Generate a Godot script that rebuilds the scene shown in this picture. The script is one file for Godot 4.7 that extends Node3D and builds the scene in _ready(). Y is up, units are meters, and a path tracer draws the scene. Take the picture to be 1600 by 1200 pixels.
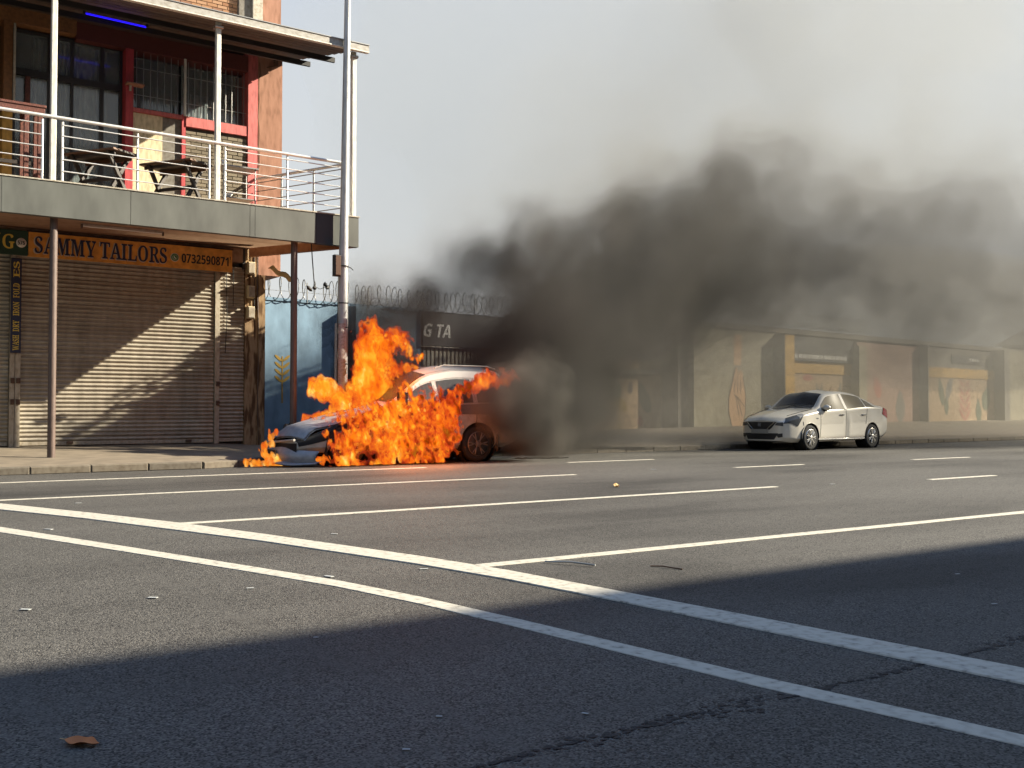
extends Node3D

# World: x runs along the street, y up, -z across the street towards the shops; the camera stands at the origin.
var T := {}          # textures
var M := {}          # materials
var rng := RandomNumberGenerator.new()
var box_cache := {}

# ------------------------------------------------------------------ helpers
func noise(kind: int, freq: float, seed_: int, oct := 3) -> FastNoiseLite:
	var n := FastNoiseLite.new()
	n.noise_type = kind
	n.frequency = freq
	n.seed = seed_
	n.fractal_octaves = oct
	if oct <= 1:
		n.fractal_type = FastNoiseLite.FRACTAL_NONE
	else:
		n.fractal_type = FastNoiseLite.FRACTAL_FBM
	return n

func ramp(stops: Array) -> Gradient:
	var g := Gradient.new()
	var off := PackedFloat32Array()
	var col := PackedColorArray()
	for s in stops:
		off.append(s[0])
		var v = s[1]
		if v is Color:
			col.append(v)
		else:
			col.append(Color(v, v, v))
	g.offsets = off
	g.colors = col
	return g

func ntex(n: FastNoiseLite, size: int, stops: Array, normal := 0.0) -> NoiseTexture2D:
	var t := NoiseTexture2D.new()
	t.width = size
	t.height = size
	t.seamless = true
	t.seamless_blend_skirt = 0.2
	t.noise = n
	if normal > 0.0:
		t.as_normal_map = true
		t.bump_strength = normal
	else:
		t.color_ramp = ramp(stops)
	return t

func lin(r: float, g: float, b: float) -> Color:
	return Color(r, g, b).linear_to_srgb()

func mat(name_: String, c: Color, rough := 0.8, tex := "", scale := Vector3.ONE, metal := 0.0, bump := "", bump_cm := 0.0, world := true) -> StandardMaterial3D:
	var m := StandardMaterial3D.new()
	m.resource_name = name_
	m.albedo_color = c
	m.roughness = rough
	m.metallic = metal
	if tex != "":
		m.albedo_texture = T[tex]
		m.uv1_triplanar = true
		m.uv1_world_triplanar = world
		m.uv1_scale = scale
	if bump != "":
		m.heightmap_enabled = true
		m.heightmap_texture = T[bump]
		m.heightmap_scale = bump_cm
		if tex == "":
			m.uv1_triplanar = true
			m.uv1_world_triplanar = world
			m.uv1_scale = scale
	M[name_] = m
	return m

func thing(called: String, label: String, category: String, at := Vector3.ZERO, turn := 0.0, group := "") -> Node3D:
	var o := Node3D.new()
	o.name = called
	add_child(o, true)
	o.position = at
	o.rotation.y = turn
	tag(o, label, category, group)
	return o

func tag(o: Node, label := "", category := "", group := "", kind := "") -> void:
	if label != "":
		o.set_meta("label", label)
	if category != "":
		o.set_meta("category", category)
	if group != "":
		o.set_meta("group", group)
	if kind != "":
		o.set_meta("kind", kind)

func put(parent: Node, called: String, mesh: Mesh, m: Material, at := Vector3.ZERO, rot := Vector3.ZERO, scl := Vector3.ONE) -> MeshInstance3D:
	var o := MeshInstance3D.new()
	o.name = called
	o.mesh = mesh
	o.material_override = m
	o.position = at
	o.rotation = rot
	o.scale = scl
	parent.add_child(o, true)
	return o

func box(parent: Node, called: String, lo: Vector3, hi: Vector3, m: Material) -> MeshInstance3D:
	return put(parent, called, bevel_box(hi - lo, 0.0), m, (lo + hi) / 2)

func bevel_box(size: Vector3, b: float) -> Mesh:
	var key := [size.snapped(Vector3.ONE * 0.0005), b]
	if box_cache.has(key):
		return box_cache[key]
	var st := SurfaceTool.new()
	st.begin(Mesh.PRIMITIVE_TRIANGLES)
	add_box(st, Transform3D(), size, b)
	st.generate_normals()
	box_cache[key] = st.commit()
	return box_cache[key]

func quad(st: SurfaceTool, a: Vector3, b: Vector3, c: Vector3, d: Vector3) -> void:
	# clockwise as seen from the front
	for v in [a, b, c, a, c, d]:
		st.add_vertex(v)

# a box with chamfered edges round its z faces (cheap: 44 triangles) or a plain one
func add_box(st: SurfaceTool, t: Transform3D, size: Vector3, b := 0.0) -> void:
	var h := size / 2
	st.set_smooth_group(-1)
	if b <= 0.0:
		var p := []
		for i in 8:
			p.append(t * Vector3(h.x if i & 1 else -h.x, h.y if i & 2 else -h.y, h.z if i & 4 else -h.z))
		quad(st, p[4], p[6], p[7], p[5])
		quad(st, p[1], p[3], p[2], p[0])
		quad(st, p[0], p[2], p[6], p[4])
		quad(st, p[5], p[7], p[3], p[1])
		quad(st, p[2], p[3], p[7], p[6])
		quad(st, p[0], p[4], p[5], p[1])
		return
	var rings := []
	for k in [[-h.z, b], [-h.z + b, 0.0], [h.z - b, 0.0], [h.z, b]]:
		var x: float = h.x - k[1]
		var y: float = h.y - k[1]
		rings.append([t * Vector3(-x, -y, k[0]), t * Vector3(-x, y, k[0]), t * Vector3(x, y, k[0]), t * Vector3(x, -y, k[0])])
	for r in 3:
		for i in 4:
			var j := (i + 1) % 4
			quad(st, rings[r][i], rings[r][j], rings[r + 1][j], rings[r + 1][i])
	quad(st, rings[3][0], rings[3][1], rings[3][2], rings[3][3])
	quad(st, rings[0][3], rings[0][2], rings[0][1], rings[0][0])

func tube_mesh(pts: Array, r: float, sides := 8, r_end := -1.0) -> Mesh:
	var st := SurfaceTool.new()
	st.begin(Mesh.PRIMITIVE_TRIANGLES)
	add_tube(st, pts, r, sides, r_end)
	st.generate_normals()
	return st.commit()

func add_tube(st: SurfaceTool, pts: Array, r: float, sides := 8, r_end := -1.0) -> void:
	var rings := []
	var n := pts.size()
	for i in n:
		var dir: Vector3 = (pts[mini(i + 1, n - 1)] - pts[maxi(i - 1, 0)]).normalized()
		var side := dir.cross(Vector3.UP if absf(dir.y) < 0.95 else Vector3.RIGHT).normalized()
		var up := side.cross(dir)
		var rr := r if r_end < 0 else lerpf(r, r_end, float(i) / (n - 1))
		var ring := []
		for k in sides:
			var a := TAU * k / sides
			ring.append(pts[i] + side * cos(a) * rr + up * sin(a) * rr)
		rings.append(ring)
	st.set_smooth_group(0)
	for i in n - 1:
		for k in sides:
			var j := (k + 1) % sides
			quad(st, rings[i][k], rings[i + 1][k], rings[i + 1][j], rings[i][j])
	st.set_smooth_group(-1)
	for k in range(1, sides - 1):
		for v in [rings[0][0], rings[0][k], rings[0][k + 1], rings[n - 1][0], rings[n - 1][k + 1], rings[n - 1][k]]:
			st.add_vertex(v)

func tube(parent: Node, called: String, pts: Array, r: float, m: Material, sides := 8, r_end := -1.0) -> MeshInstance3D:
	return put(parent, called, tube_mesh(pts, r, sides, r_end), m)

# extrude a polygon in the xy plane from z0 to z1
func prism_mesh(poly: PackedVector2Array, z0: float, z1: float) -> Mesh:
	var st := SurfaceTool.new()
	st.begin(Mesh.PRIMITIVE_TRIANGLES)
	add_prism(st, poly, z0, z1)
	st.generate_normals()
	return st.commit()

func add_prism(st: SurfaceTool, poly: PackedVector2Array, z0: float, z1: float) -> void:
	if Geometry2D.is_polygon_clockwise(poly):
		poly.reverse()
	var tri := Geometry2D.triangulate_polygon(poly)
	st.set_smooth_group(-1)
	for i in range(0, tri.size(), 3):
		var a := poly[tri[i]]
		var b := poly[tri[i + 1]]
		var c := poly[tri[i + 2]]
		if (b - a).cross(c - a) > 0:
			var s := b
			b = c
			c = s
		for v in [a, b, c]:
			st.add_vertex(Vector3(v.x, v.y, z1))
		for v in [a, c, b]:
			st.add_vertex(Vector3(v.x, v.y, z0))
	var n := poly.size()
	for i in n:
		var p := poly[i]
		var q := poly[(i + 1) % n]
		quad(st, Vector3(p.x, p.y, z0), Vector3(p.x, p.y, z1), Vector3(q.x, q.y, z1), Vector3(q.x, q.y, z0))

func ellipse(c: Vector2, rx: float, ry: float, turn := 0.0, n := 14, tip := 0.0) -> PackedVector2Array:
	var p := PackedVector2Array()
	for i in n:
		var a := TAU * i / n
		var v := Vector2(cos(a) * rx * (1.0 - tip * maxf(0.0, sin(a))), sin(a) * ry)
		p.append(c + v.rotated(turn))
	return p

# a flat ribbon on the ground between two edge lines
func ribbon(left: Array, right: Array, y: float) -> Mesh:
	var st := SurfaceTool.new()
	st.begin(Mesh.PRIMITIVE_TRIANGLES)
	for i in left.size() - 1:
		var a: Vector2 = left[i]
		var b: Vector2 = left[i + 1]
		var c: Vector2 = right[i + 1]
		var d: Vector2 = right[i]
		for v in [a, b, c, a, c, d]:
			st.set_normal(Vector3.UP)
			st.set_uv(v)
			st.add_vertex(Vector3(v.x, y, v.y))
		# the thickness of the layer, down to the road
		for e in [[d, c], [b, a]]:
			var p: Vector2 = e[0]
			var q: Vector2 = e[1]
			var n := Vector3(q.y - p.y, 0, p.x - q.x).normalized()
			var low := y * 0.1
			for k in [[p, low], [p, y], [q, y], [p, low], [q, y], [q, low]]:
				st.set_normal((-n if e[0] == d else -n) * 0.6 + Vector3.UP * 0.8)
				st.set_uv(k[0])
				st.add_vertex(Vector3(k[0].x, k[1], k[0].y))
	return st.commit()

func text(parent: Node, called: String, s: String, fonts: Array, weight: int, m: Material, at: Vector3, w: float, h: float, depth := 0.008, rot := Vector3.ZERO) -> MeshInstance3D:
	var f := SystemFont.new()
	f.font_names = PackedStringArray(fonts)
	f.font_weight = weight
	var t := TextMesh.new()
	t.text = s
	t.font = f
	t.font_size = 48
	t.pixel_size = 0.01
	t.depth = 0.1
	t.curve_step = 2.0
	var bb := t.get_aabb()
	var o := MeshInstance3D.new()
	o.name = called
	o.mesh = t
	o.material_override = m
	var k := Vector3(w / bb.size.x, h / bb.size.y, depth / 0.1)
	o.transform = Transform3D(Basis.from_euler(rot) * Basis.from_scale(k), at)
	o.transform.origin = at - o.transform.basis * bb.get_center()
	parent.add_child(o, true)
	return o

# ------------------------------------------------------------------ surface nets
# F: field on an n.x * n.y * n.z grid; place(i, j, k) -> world position as three axis arrays with a growth factor per i
func nets(F: PackedFloat32Array, n: Vector3i, level: float, ax: PackedFloat32Array, ay: PackedFloat32Array, az: PackedFloat32Array, gy: PackedFloat32Array, gz: PackedFloat32Array, z0: float, paint = null) -> ArrayMesh:
	var sx := n.y * n.z
	var sy := n.z
	var id := PackedInt32Array()
	id.resize(n.x * sx)
	var verts := PackedVector3Array()
	var cols := PackedColorArray()
	var offs := [0, 1, sy, sy + 1, sx, sx + 1, sx + sy, sx + sy + 1]
	var edges := [[0, 1], [2, 3], [4, 5], [6, 7], [0, 2], [1, 3], [4, 6], [5, 7], [0, 4], [1, 5], [2, 6], [3, 7]]
	for i in n.x - 1:
		for j in n.y - 1:
			var base := i * sx + j * sy
			for k in n.z - 1:
				var c := base + k
				var m := 0
				if F[c] > level: m |= 1
				if F[c + 1] > level: m |= 2
				if F[c + sy] > level: m |= 4
				if F[c + sy + 1] > level: m |= 8
				if F[c + sx] > level: m |= 16
				if F[c + sx + 1] > level: m |= 32
				if F[c + sx + sy] > level: m |= 64
				if F[c + sx + sy + 1] > level: m |= 128
				if m == 0 or m == 255:
					continue
				var p := Vector3.ZERO
				var cnt := 0
				for e in edges:
					var a: int = e[0]
					var b: int = e[1]
					if ((m >> a) & 1) == ((m >> b) & 1):
						continue
					var fa := F[c + offs[a]]
					var fb := F[c + offs[b]]
					var t := (level - fa) / (fb - fa)
					var pa := Vector3((a >> 2) & 1, (a >> 1) & 1, a & 1)
					var pb := Vector3((b >> 2) & 1, (b >> 1) & 1, b & 1)
					p += pa.lerp(pb, t)
					cnt += 1
				p /= cnt
				var gx := ax[i] + (ax[i + 1] - ax[i]) * p.x
				var yy := ay[j] + (ay[j + 1] - ay[j]) * p.y
				var zz := az[k] + (az[k + 1] - az[k]) * p.z
				var fy := gy[i] + (gy[i + 1] - gy[i]) * p.x
				var fz := gz[i] + (gz[i + 1] - gz[i]) * p.x
				var w := Vector3(gx, yy * fy, z0 + zz * fz)
				id[c] = verts.size()
				verts.append(w)
				if paint != null:
					cols.append(paint.call(w))
	var idx := PackedInt32Array()
	for i in range(1, n.x - 1):
		for j in range(1, n.y - 1):
			var base := i * sx + j * sy
			for k in range(1, n.z - 1):
				var c := base + k
				var s := F[c] > level
				if s != (F[c + sx] > level):
					quad_ids(idx, id[c], id[c - sy], id[c - sy - 1], id[c - 1], s)
				if s != (F[c + sy] > level):
					quad_ids(idx, id[c], id[c - 1], id[c - sx - 1], id[c - sx], s)
				if s != (F[c + 1] > level):
					quad_ids(idx, id[c], id[c - sx], id[c - sx - sy], id[c - sy], s)
	if idx.is_empty():
		return null
	var arr := []
	arr.resize(Mesh.ARRAY_MAX)
	arr[Mesh.ARRAY_VERTEX] = verts
	arr[Mesh.ARRAY_INDEX] = idx
	if paint != null:
		arr[Mesh.ARRAY_COLOR] = cols
	var mesh := ArrayMesh.new()
	mesh.add_surface_from_arrays(Mesh.PRIMITIVE_TRIANGLES, arr)
	return mesh

func quad_ids(idx: PackedInt32Array, a: int, b: int, c: int, d: int, flip: bool) -> void:
	if flip:
		idx.append_array(PackedInt32Array([a, c, b, a, d, c]))
	else:
		idx.append_array(PackedInt32Array([a, b, c, a, c, d]))

# ------------------------------------------------------------------ car bodies
func key_at(keys: Array, x: float) -> float:
	# smooth curve through [x, value] pairs
	var n := keys.size()
	if x <= keys[0][0]:
		return keys[0][1]
	for i in n - 1:
		var x0: float = keys[i][0]
		var x1: float = keys[i + 1][0]
		if x <= x1:
			var y0: float = keys[i][1]
			var y1: float = keys[i + 1][1]
			var s := (y1 - y0) / (x1 - x0)
			var sa := s
			var sb := s
			if i > 0:
				var sp: float = (y0 - keys[i - 1][1]) / (x0 - keys[i - 1][0])
				sa = 0.0 if sp * s <= 0 else 2 * sp * s / (sp + s)
			if i < n - 2:
				var sn: float = (keys[i + 2][1] - y1) / (keys[i + 2][0] - x1)
				sb = 0.0 if sn * s <= 0 else 2 * sn * s / (sn + s)
			var h := x1 - x0
			var t := (x - x0) / h
			return y0 * (1 + 2 * t) * (1 - t) * (1 - t) + h * sa * t * (1 - t) * (1 - t) + y1 * t * t * (3 - 2 * t) + h * sb * t * t * (t - 1)
	return keys[n - 1][1]

# the corners of half a cross-section, from the middle of the floor to the middle of the roof, as (z, y)
func section(c: Dictionary, x: float) -> Array:
	var wd := key_at(c.belt_w, x)
	var yb := key_at(c.floor_y, x)
	var yd := key_at(c.belt_y, x)
	var bulge: float = c.bulge
	var dent := 0.0
	for d in c.get("dents", []):
		dent += d[1] * exp(-pow((x - d[0]) / d[2], 2))
	return [Vector2(0, yb), Vector2(wd - 0.10, yb), Vector2(wd + bulge - 0.012 - dent, yb + 0.10), Vector2(wd + bulge - dent, lerpf(yb, yd, 0.6)), Vector2(wd, yd), Vector2(key_at(c.roof_w, x), key_at(c.roof_y, x)), Vector2(0, key_at(c.top_y, x))]

func bent(c: Dictionary, x: float, z: float, y: float) -> Vector3:
	# the nose and the tail swept back towards the corners
	var q: float = absf(z) / (c.w * 0.5)
	var r: float = c.sweep
	var l: float = c.l
	var xx := x
	if x < r:
		xx += c.sweep_front * q * q * q * (1 - x / r)
	if x > l - r:
		xx -= c.sweep_rear * q * q * q * (1 - (l - x) / r)
	return Vector3(xx, y, z)

func car_shell(c: Dictionary) -> Mesh:
	var nx := int(c.l / 0.04)
	var rows := []
	for i in nx + 1:
		var x: float = c.l * i / nx
		var co := section(c, x)
		var line := []
		for s in co.size() - 1:
			for k in 3:
				line.append(co[s].lerp(co[s + 1], k / 3.0))
		line.append(co[co.size() - 1])
		for pass_ in 2:
			var out := [line[0]]
			for s in line.size() - 1:
				out.append(line[s].lerp(line[s + 1], 0.25))
				out.append(line[s].lerp(line[s + 1], 0.75))
			out.append(line[line.size() - 1])
			line = out
		rows.append(line)
	var n: int = rows[0].size()
	# grid of points, both sides; wheel arches: points inside a wheel's circle on the side are pushed out to it
	var pts := []
	for i in nx + 1:
		var x: float = c.l * i / nx
		var ring := []
		for k in n:
			var v: Vector2 = rows[i][k]
			ring.append(Vector3(x, v.y, v.x))
		pts.append(ring)
	var inside := func(p: Vector3) -> bool:
		if p.z < c.w * 0.5 - 0.28:
			return false
		for wx in c.wheels:
			if Vector2(p.x - wx, p.y - c.wheel_r).length() < c.arch_r:
				return true
		return false
	var hole := {}
	for i in nx:
		for k in n - 1:
			if inside.call(pts[i][k]) and inside.call(pts[i + 1][k]) and inside.call(pts[i][k + 1]) and inside.call(pts[i + 1][k + 1]):
				hole[i * 1000 + k] = true
	for i in nx + 1:
		for k in n:
			var p: Vector3 = pts[i][k]
			if inside.call(p):
				for wx in c.wheels:
					var d := Vector2(p.x - wx, p.y - c.wheel_r)
					if d.length() < c.arch_r and d.length() > c.arch_r * 0.5:
						d = d.normalized() * c.arch_r
						pts[i][k] = Vector3(wx + d.x, c.wheel_r + d.y, p.z)
	var st := SurfaceTool.new()
	st.begin(Mesh.PRIMITIVE_TRIANGLES)
	st.set_smooth_group(0)
	for side in [1.0, -1.0]:
		var g := []
		for i in nx + 1:
			var ring := []
			for k in n:
				var p: Vector3 = pts[i][k]
				ring.append(bent(c, p.x, p.z * side, p.y))
			g.append(ring)
		for i in nx:
			for k in n - 1:
				if hole.has(i * 1000 + k):
					continue
				if side > 0:
					quad(st, g[i][k], g[i][k + 1], g[i + 1][k + 1], g[i + 1][k])
				else:
					quad(st, g[i][k], g[i + 1][k], g[i + 1][k + 1], g[i][k + 1])
		# ends
		for k in n - 1:
			var a0: Vector3 = g[0][k]
			var a1: Vector3 = g[0][k + 1]
			var b0: Vector3 = g[nx][k]
			var b1: Vector3 = g[nx][k + 1]
			var steps := 6
			for s in steps:
				var f0 := 1.0 - float(s) / steps
				var f1 := 1.0 - float(s + 1) / steps
				var e := []
				for pr in [[a0, f0], [a1, f0], [a1, f1], [a0, f1], [b0, f0], [b1, f0], [b1, f1], [b0, f1]]:
					var v: Vector3 = pr[0]
					var end: float = 0.0 if e.size() < 4 else c.l
					e.append(bent(c, end, v.z * pr[1], v.y))
				if side > 0:
					quad(st, e[3], e[2], e[1], e[0])
					quad(st, e[4], e[5], e[6], e[7])
				else:
					quad(st, e[0], e[1], e[2], e[3])
					quad(st, e[7], e[6], e[5], e[4])
	st.generate_normals()
	return st.commit()

# a panel that lies on the side glass: corners of a convex polygon as (x, v), v = 0 at the belt, 1 at the roof edge
func side_panel(c: Dictionary, poly: Array, side: float, proud: float) -> Mesh:
	var x0 := 1e9
	var x1 := -1e9
	for p in poly:
		x0 = minf(x0, p.x)
		x1 = maxf(x1, p.x)
	var st := SurfaceTool.new()
	st.begin(Mesh.PRIMITIVE_TRIANGLES)
	st.set_smooth_group(0)
	var nx := 22
	var nv := 7
	var g := []
	for i in nx + 1:
		var x := lerpf(x0 + 0.001, x1 - 0.001, float(i) / nx)
		var lo := 1e9
		var hi := -1e9
		for k in poly.size():
			var a: Vector2 = poly[k]
			var b: Vector2 = poly[(k + 1) % poly.size()]
			if (a.x - x) * (b.x - x) > 0 or a.x == b.x:
				continue
			var v := lerpf(a.y, b.y, (x - a.x) / (b.x - a.x))
			lo = minf(lo, v)
			hi = maxf(hi, v)
		var s := section(c, x)
		var col := []
		for k in nv + 1:
			var v := lerpf(lo, hi, float(k) / nv)
			var r: Vector2 = s[4].lerp(s[5], v)
			if v < 0.0:
				r = s[4].lerp(s[3], -v)
			col.append(bent(c, x, (r.x + proud) * side, r.y + proud * 0.3))
		g.append(col)
	for i in nx:
		for k in nv:
			if side > 0:
				quad(st, g[i][k], g[i][k + 1], g[i + 1][k + 1], g[i + 1][k])
			else:
				quad(st, g[i][k], g[i + 1][k], g[i + 1][k + 1], g[i][k + 1])
	st.generate_normals()
	return st.commit()

# a panel on the upper surface between stations x0..x1, from z = -f to f of the roof edge width
func top_panel(c: Dictionary, x0: float, x1: float, f: float, proud: float) -> Mesh:
	var st := SurfaceTool.new()
	st.begin(Mesh.PRIMITIVE_TRIANGLES)
	st.set_smooth_group(0)
	var nx := 14
	var nz := 12
	var g := []
	for i in nx + 1:
		var x := lerpf(x0, x1, float(i) / nx)
		var s := section(c, x)
		var row := []
		for k in nz + 1:
			var t := lerpf(-f, f, float(k) / nz)
			var r: Vector2 = s[6].lerp(s[5], absf(t))
			# the shell rounds the roof edge off: follow it down
			var drop := 0.0 if absf(t) < 0.75 else (absf(t) - 0.75) * 0.10
			row.append(bent(c, x, r.x * signf(t) if t != 0 else 0.0, r.y + proud - drop))
		g.append(row)
	for i in nx:
		for k in nz:
			quad(st, g[i][k], g[i + 1][k], g[i + 1][k + 1], g[i][k + 1])
	st.generate_normals()
	return st.commit()

# a panel on the nose or the tail: corners of a convex polygon as (z, y); it follows the bow of the bumper
func end_panel(c: Dictionary, poly: Array, front: bool, proud: float) -> Mesh:
	var z0 := 1e9
	var z1 := -1e9
	for p in poly:
		z0 = minf(z0, p.x)
		z1 = maxf(z1, p.x)
	var st := SurfaceTool.new()
	st.begin(Mesh.PRIMITIVE_TRIANGLES)
	st.set_smooth_group(-1)
	var l: float = c.l
	var nz := 20
	var place := func(v: Vector2, off: float) -> Vector3:
		return bent(c, 0.0, v.x, v.y) - Vector3(off, 0, 0) if front else bent(c, l, v.x, v.y) + Vector3(off, 0, 0)
	var lows := []
	var highs := []
	for i in nz + 1:
		var z := lerpf(z0 + 0.0005, z1 - 0.0005, float(i) / nz)
		var lo := 1e9
		var hi := -1e9
		for k in poly.size():
			var a: Vector2 = poly[k]
			var b: Vector2 = poly[(k + 1) % poly.size()]
			if (a.x - z) * (b.x - z) > 0 or a.x == b.x:
				continue
			var y := lerpf(a.y, b.y, (z - a.x) / (b.x - a.x))
			lo = minf(lo, y)
			hi = maxf(hi, y)
		lows.append(Vector2(z, lo))
		highs.append(Vector2(z, hi))
	for i in nz:
		var q := [place.call(lows[i], proud), place.call(highs[i], proud), place.call(highs[i + 1], proud), place.call(lows[i + 1], proud)]
		if not front:
			q.reverse()
		quad(st, q[0], q[1], q[2], q[3])
		quad(st, place.call(highs[i], proud), place.call(highs[i], -0.03), place.call(highs[i + 1], -0.03), place.call(highs[i + 1], proud))
		quad(st, place.call(lows[i], -0.03), place.call(lows[i], proud), place.call(lows[i + 1], proud), place.call(lows[i + 1], -0.03))
	st.generate_normals()
	return st.commit()

func lathe_mesh(profile: Array, sides := 28) -> Mesh:
	# profile of (radius, z): turned round the z axis
	var st := SurfaceTool.new()
	st.begin(Mesh.PRIMITIVE_TRIANGLES)
	st.set_smooth_group(0)
	for i in profile.size() - 1:
		for k in sides:
			var a := TAU * k / sides
			var b := TAU * (k + 1) / sides
			var p: Vector2 = profile[i]
			var q: Vector2 = profile[i + 1]
			quad(st, Vector3(cos(a) * p.x, sin(a) * p.x, p.y), Vector3(cos(b) * p.x, sin(b) * p.x, p.y), Vector3(cos(b) * q.x, sin(b) * q.x, q.y), Vector3(cos(a) * q.x, sin(a) * q.x, q.y))
	st.generate_normals()
	return st.commit()

func wheel(car: Node3D, at: Vector3, r: float, side: float, spokes: int, rim_m: Material) -> void:
	var w := put(car, "wheel", lathe_mesh([Vector2(r * 0.2, 0.02), Vector2(r * 0.64, 0.03), Vector2(r * 0.64, -0.15), Vector2(r * 0.2, -0.16)], 28), M.dark_metal, at)
	if side < 0:
		w.rotation.y = PI
	put(w, "tyre", lathe_mesh([Vector2(r * 0.66, -0.18), Vector2(r * 0.93, -0.18), Vector2(r, -0.15), Vector2(r, -0.03), Vector2(r * 0.94, 0.012), Vector2(r * 0.78, 0.02), Vector2(r * 0.66, 0.005)], 32), M.tyre)
	var st := SurfaceTool.new()
	st.begin(Mesh.PRIMITIVE_TRIANGLES)
	for k in spokes:
		for s in [-0.16, 0.16]:
			var a: float = TAU * k / spokes
			var t := Transform3D(Basis(Vector3(0, 0, 1), a + s * 0.55), Vector3.ZERO) * Transform3D(Basis(Vector3(0, 0, 1), s), Vector3(r * 0.38, 0, 0.018))
			add_box(st, t, Vector3(r * 0.52, r * 0.075, 0.03), 0.006)
	st.generate_normals()
	var rim := put(w, "rim", st.commit(), rim_m)
	put(w, "rim", lathe_mesh([Vector2(r * 0.60, 0.0), Vector2(r * 0.62, 0.024), Vector2(r * 0.66, 0.026), Vector2(r * 0.68, 0.0)], 32), rim_m)
	put(w, "hub", lathe_mesh([Vector2(0.001, 0.038), Vector2(r * 0.12, 0.036), Vector2(r * 0.17, 0.02), Vector2(r * 0.18, 0.0)], 18), rim_m)

func seam(car: Node3D, c: Dictionary, x: float, y0: float, y1: float, lean: float) -> void:
	# a door gap on both sides, following the flank
	for side in [1.0, -1.0]:
		var pts := []
		for k in 9:
			var y := lerpf(y0, y1, k / 8.0)
			var xx := x + lean * (y - y0)
			var z := flank(c, xx, y) + 0.001
			pts.append(bent(c, xx, z * side, y))
		tube(car, "door_gap", pts, 0.006, M.gap, 4)

func flank(c: Dictionary, x: float, y: float) -> float:
	var s := section(c, x)
	for i in range(1, 5):
		if y <= s[i + 1].y:
			return lerpf(s[i].x, s[i + 1].x, clampf((y - s[i].y) / maxf(s[i + 1].y - s[i].y, 0.001), 0, 1))
	return s[5].x

# ------------------------------------------------------------------ the scene
func _ready() -> void:
	rng.seed = 71
	camera_and_light()
	make_textures()
	make_materials()
	ground()
	opposite_building()
	corner_building()
	boundary_wall()
	mural_shops()
	street_pole()
	sedan()
	burning_car()
	litter()
	flames()
	smoke()

func camera_and_light() -> void:
	var cam := Camera3D.new()
	cam.name = "camera"
	cam.fov = 41.1121
	cam.near = 0.1
	cam.far = 600.0
	# looks up the street, 55 degrees off its axis and a little up
	cam.transform = Transform3D(Basis.from_euler(Vector3(deg_to_rad(1.5395), deg_to_rad(55.1755 - 90.0), 0)), Vector3(0, 0.97, 0))
	add_child(cam)
	cam.current = true

	var env := Environment.new()
	env.background_mode = Environment.BG_SKY
	env.tonemap_mode = Environment.TONE_MAPPER_LINEAR
	env.tonemap_exposure = 3.4
	env.sdfgi_enabled = true
	env.ssao_enabled = true
	env.ssil_enabled = true
	env.volumetric_fog_enabled = true
	env.volumetric_fog_density = 0.0
	var sky := Sky.new()
	var pan := PanoramaSkyMaterial.new()
	pan.panorama = sky_texture()
	sky.sky_material = pan
	env.sky = sky
	env.background_energy_multiplier = 1.0
	var we := WorldEnvironment.new()
	we.name = "environment"
	we.environment = env
	add_child(we)

	var sun := DirectionalLight3D.new()
	sun.name = "sun"
	sun.light_energy = 1.6
	sun.light_color = Color(1.0, 0.955, 0.865)
	sun.light_angular_distance = 0.5
	sun.shadow_enabled = true
	sun.look_at_from_position(Vector3(2.09, 1.22, 1.0), Vector3.ZERO)
	add_child(sun)

# a hazy morning sky: pale towards the horizon, blue-grey higher up, with thin cloud
func sky_texture() -> ImageTexture:
	var w := 512
	var h := 256
	var im := Image.create(w, h, false, Image.FORMAT_RGBF)
	var n := noise(FastNoiseLite.TYPE_SIMPLEX_SMOOTH, 1.6, 5, 4)
	for y in h:
		var up := PI / 2 - PI * (y + 0.5) / h
		for x in w:
			var a := TAU * (x + 0.5) / w
			var d := Vector3(sin(a) * cos(up), sin(up), cos(a) * cos(up))
			var e := maxf(0.0, sin(up))
			var c := Color(0.220, 0.222, 0.216).lerp(Color(0.198, 0.210, 0.219), smoothstep(0.0, 0.30, e))
			c = c.lerp(Color(0.052, 0.125, 0.28), smoothstep(0.25, 0.95, e))
			var cl := smoothstep(0.0, 0.6, n.get_noise_3d(d.x, d.y * 2.2, d.z))
			c = c.lerp(Color(0.215, 0.22, 0.217), cl * 0.55)
			if up < 0:
				c = Color(0.10, 0.095, 0.085)
			im.set_pixel(x, y, c)
	return ImageTexture.create_from_image(im)

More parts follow.
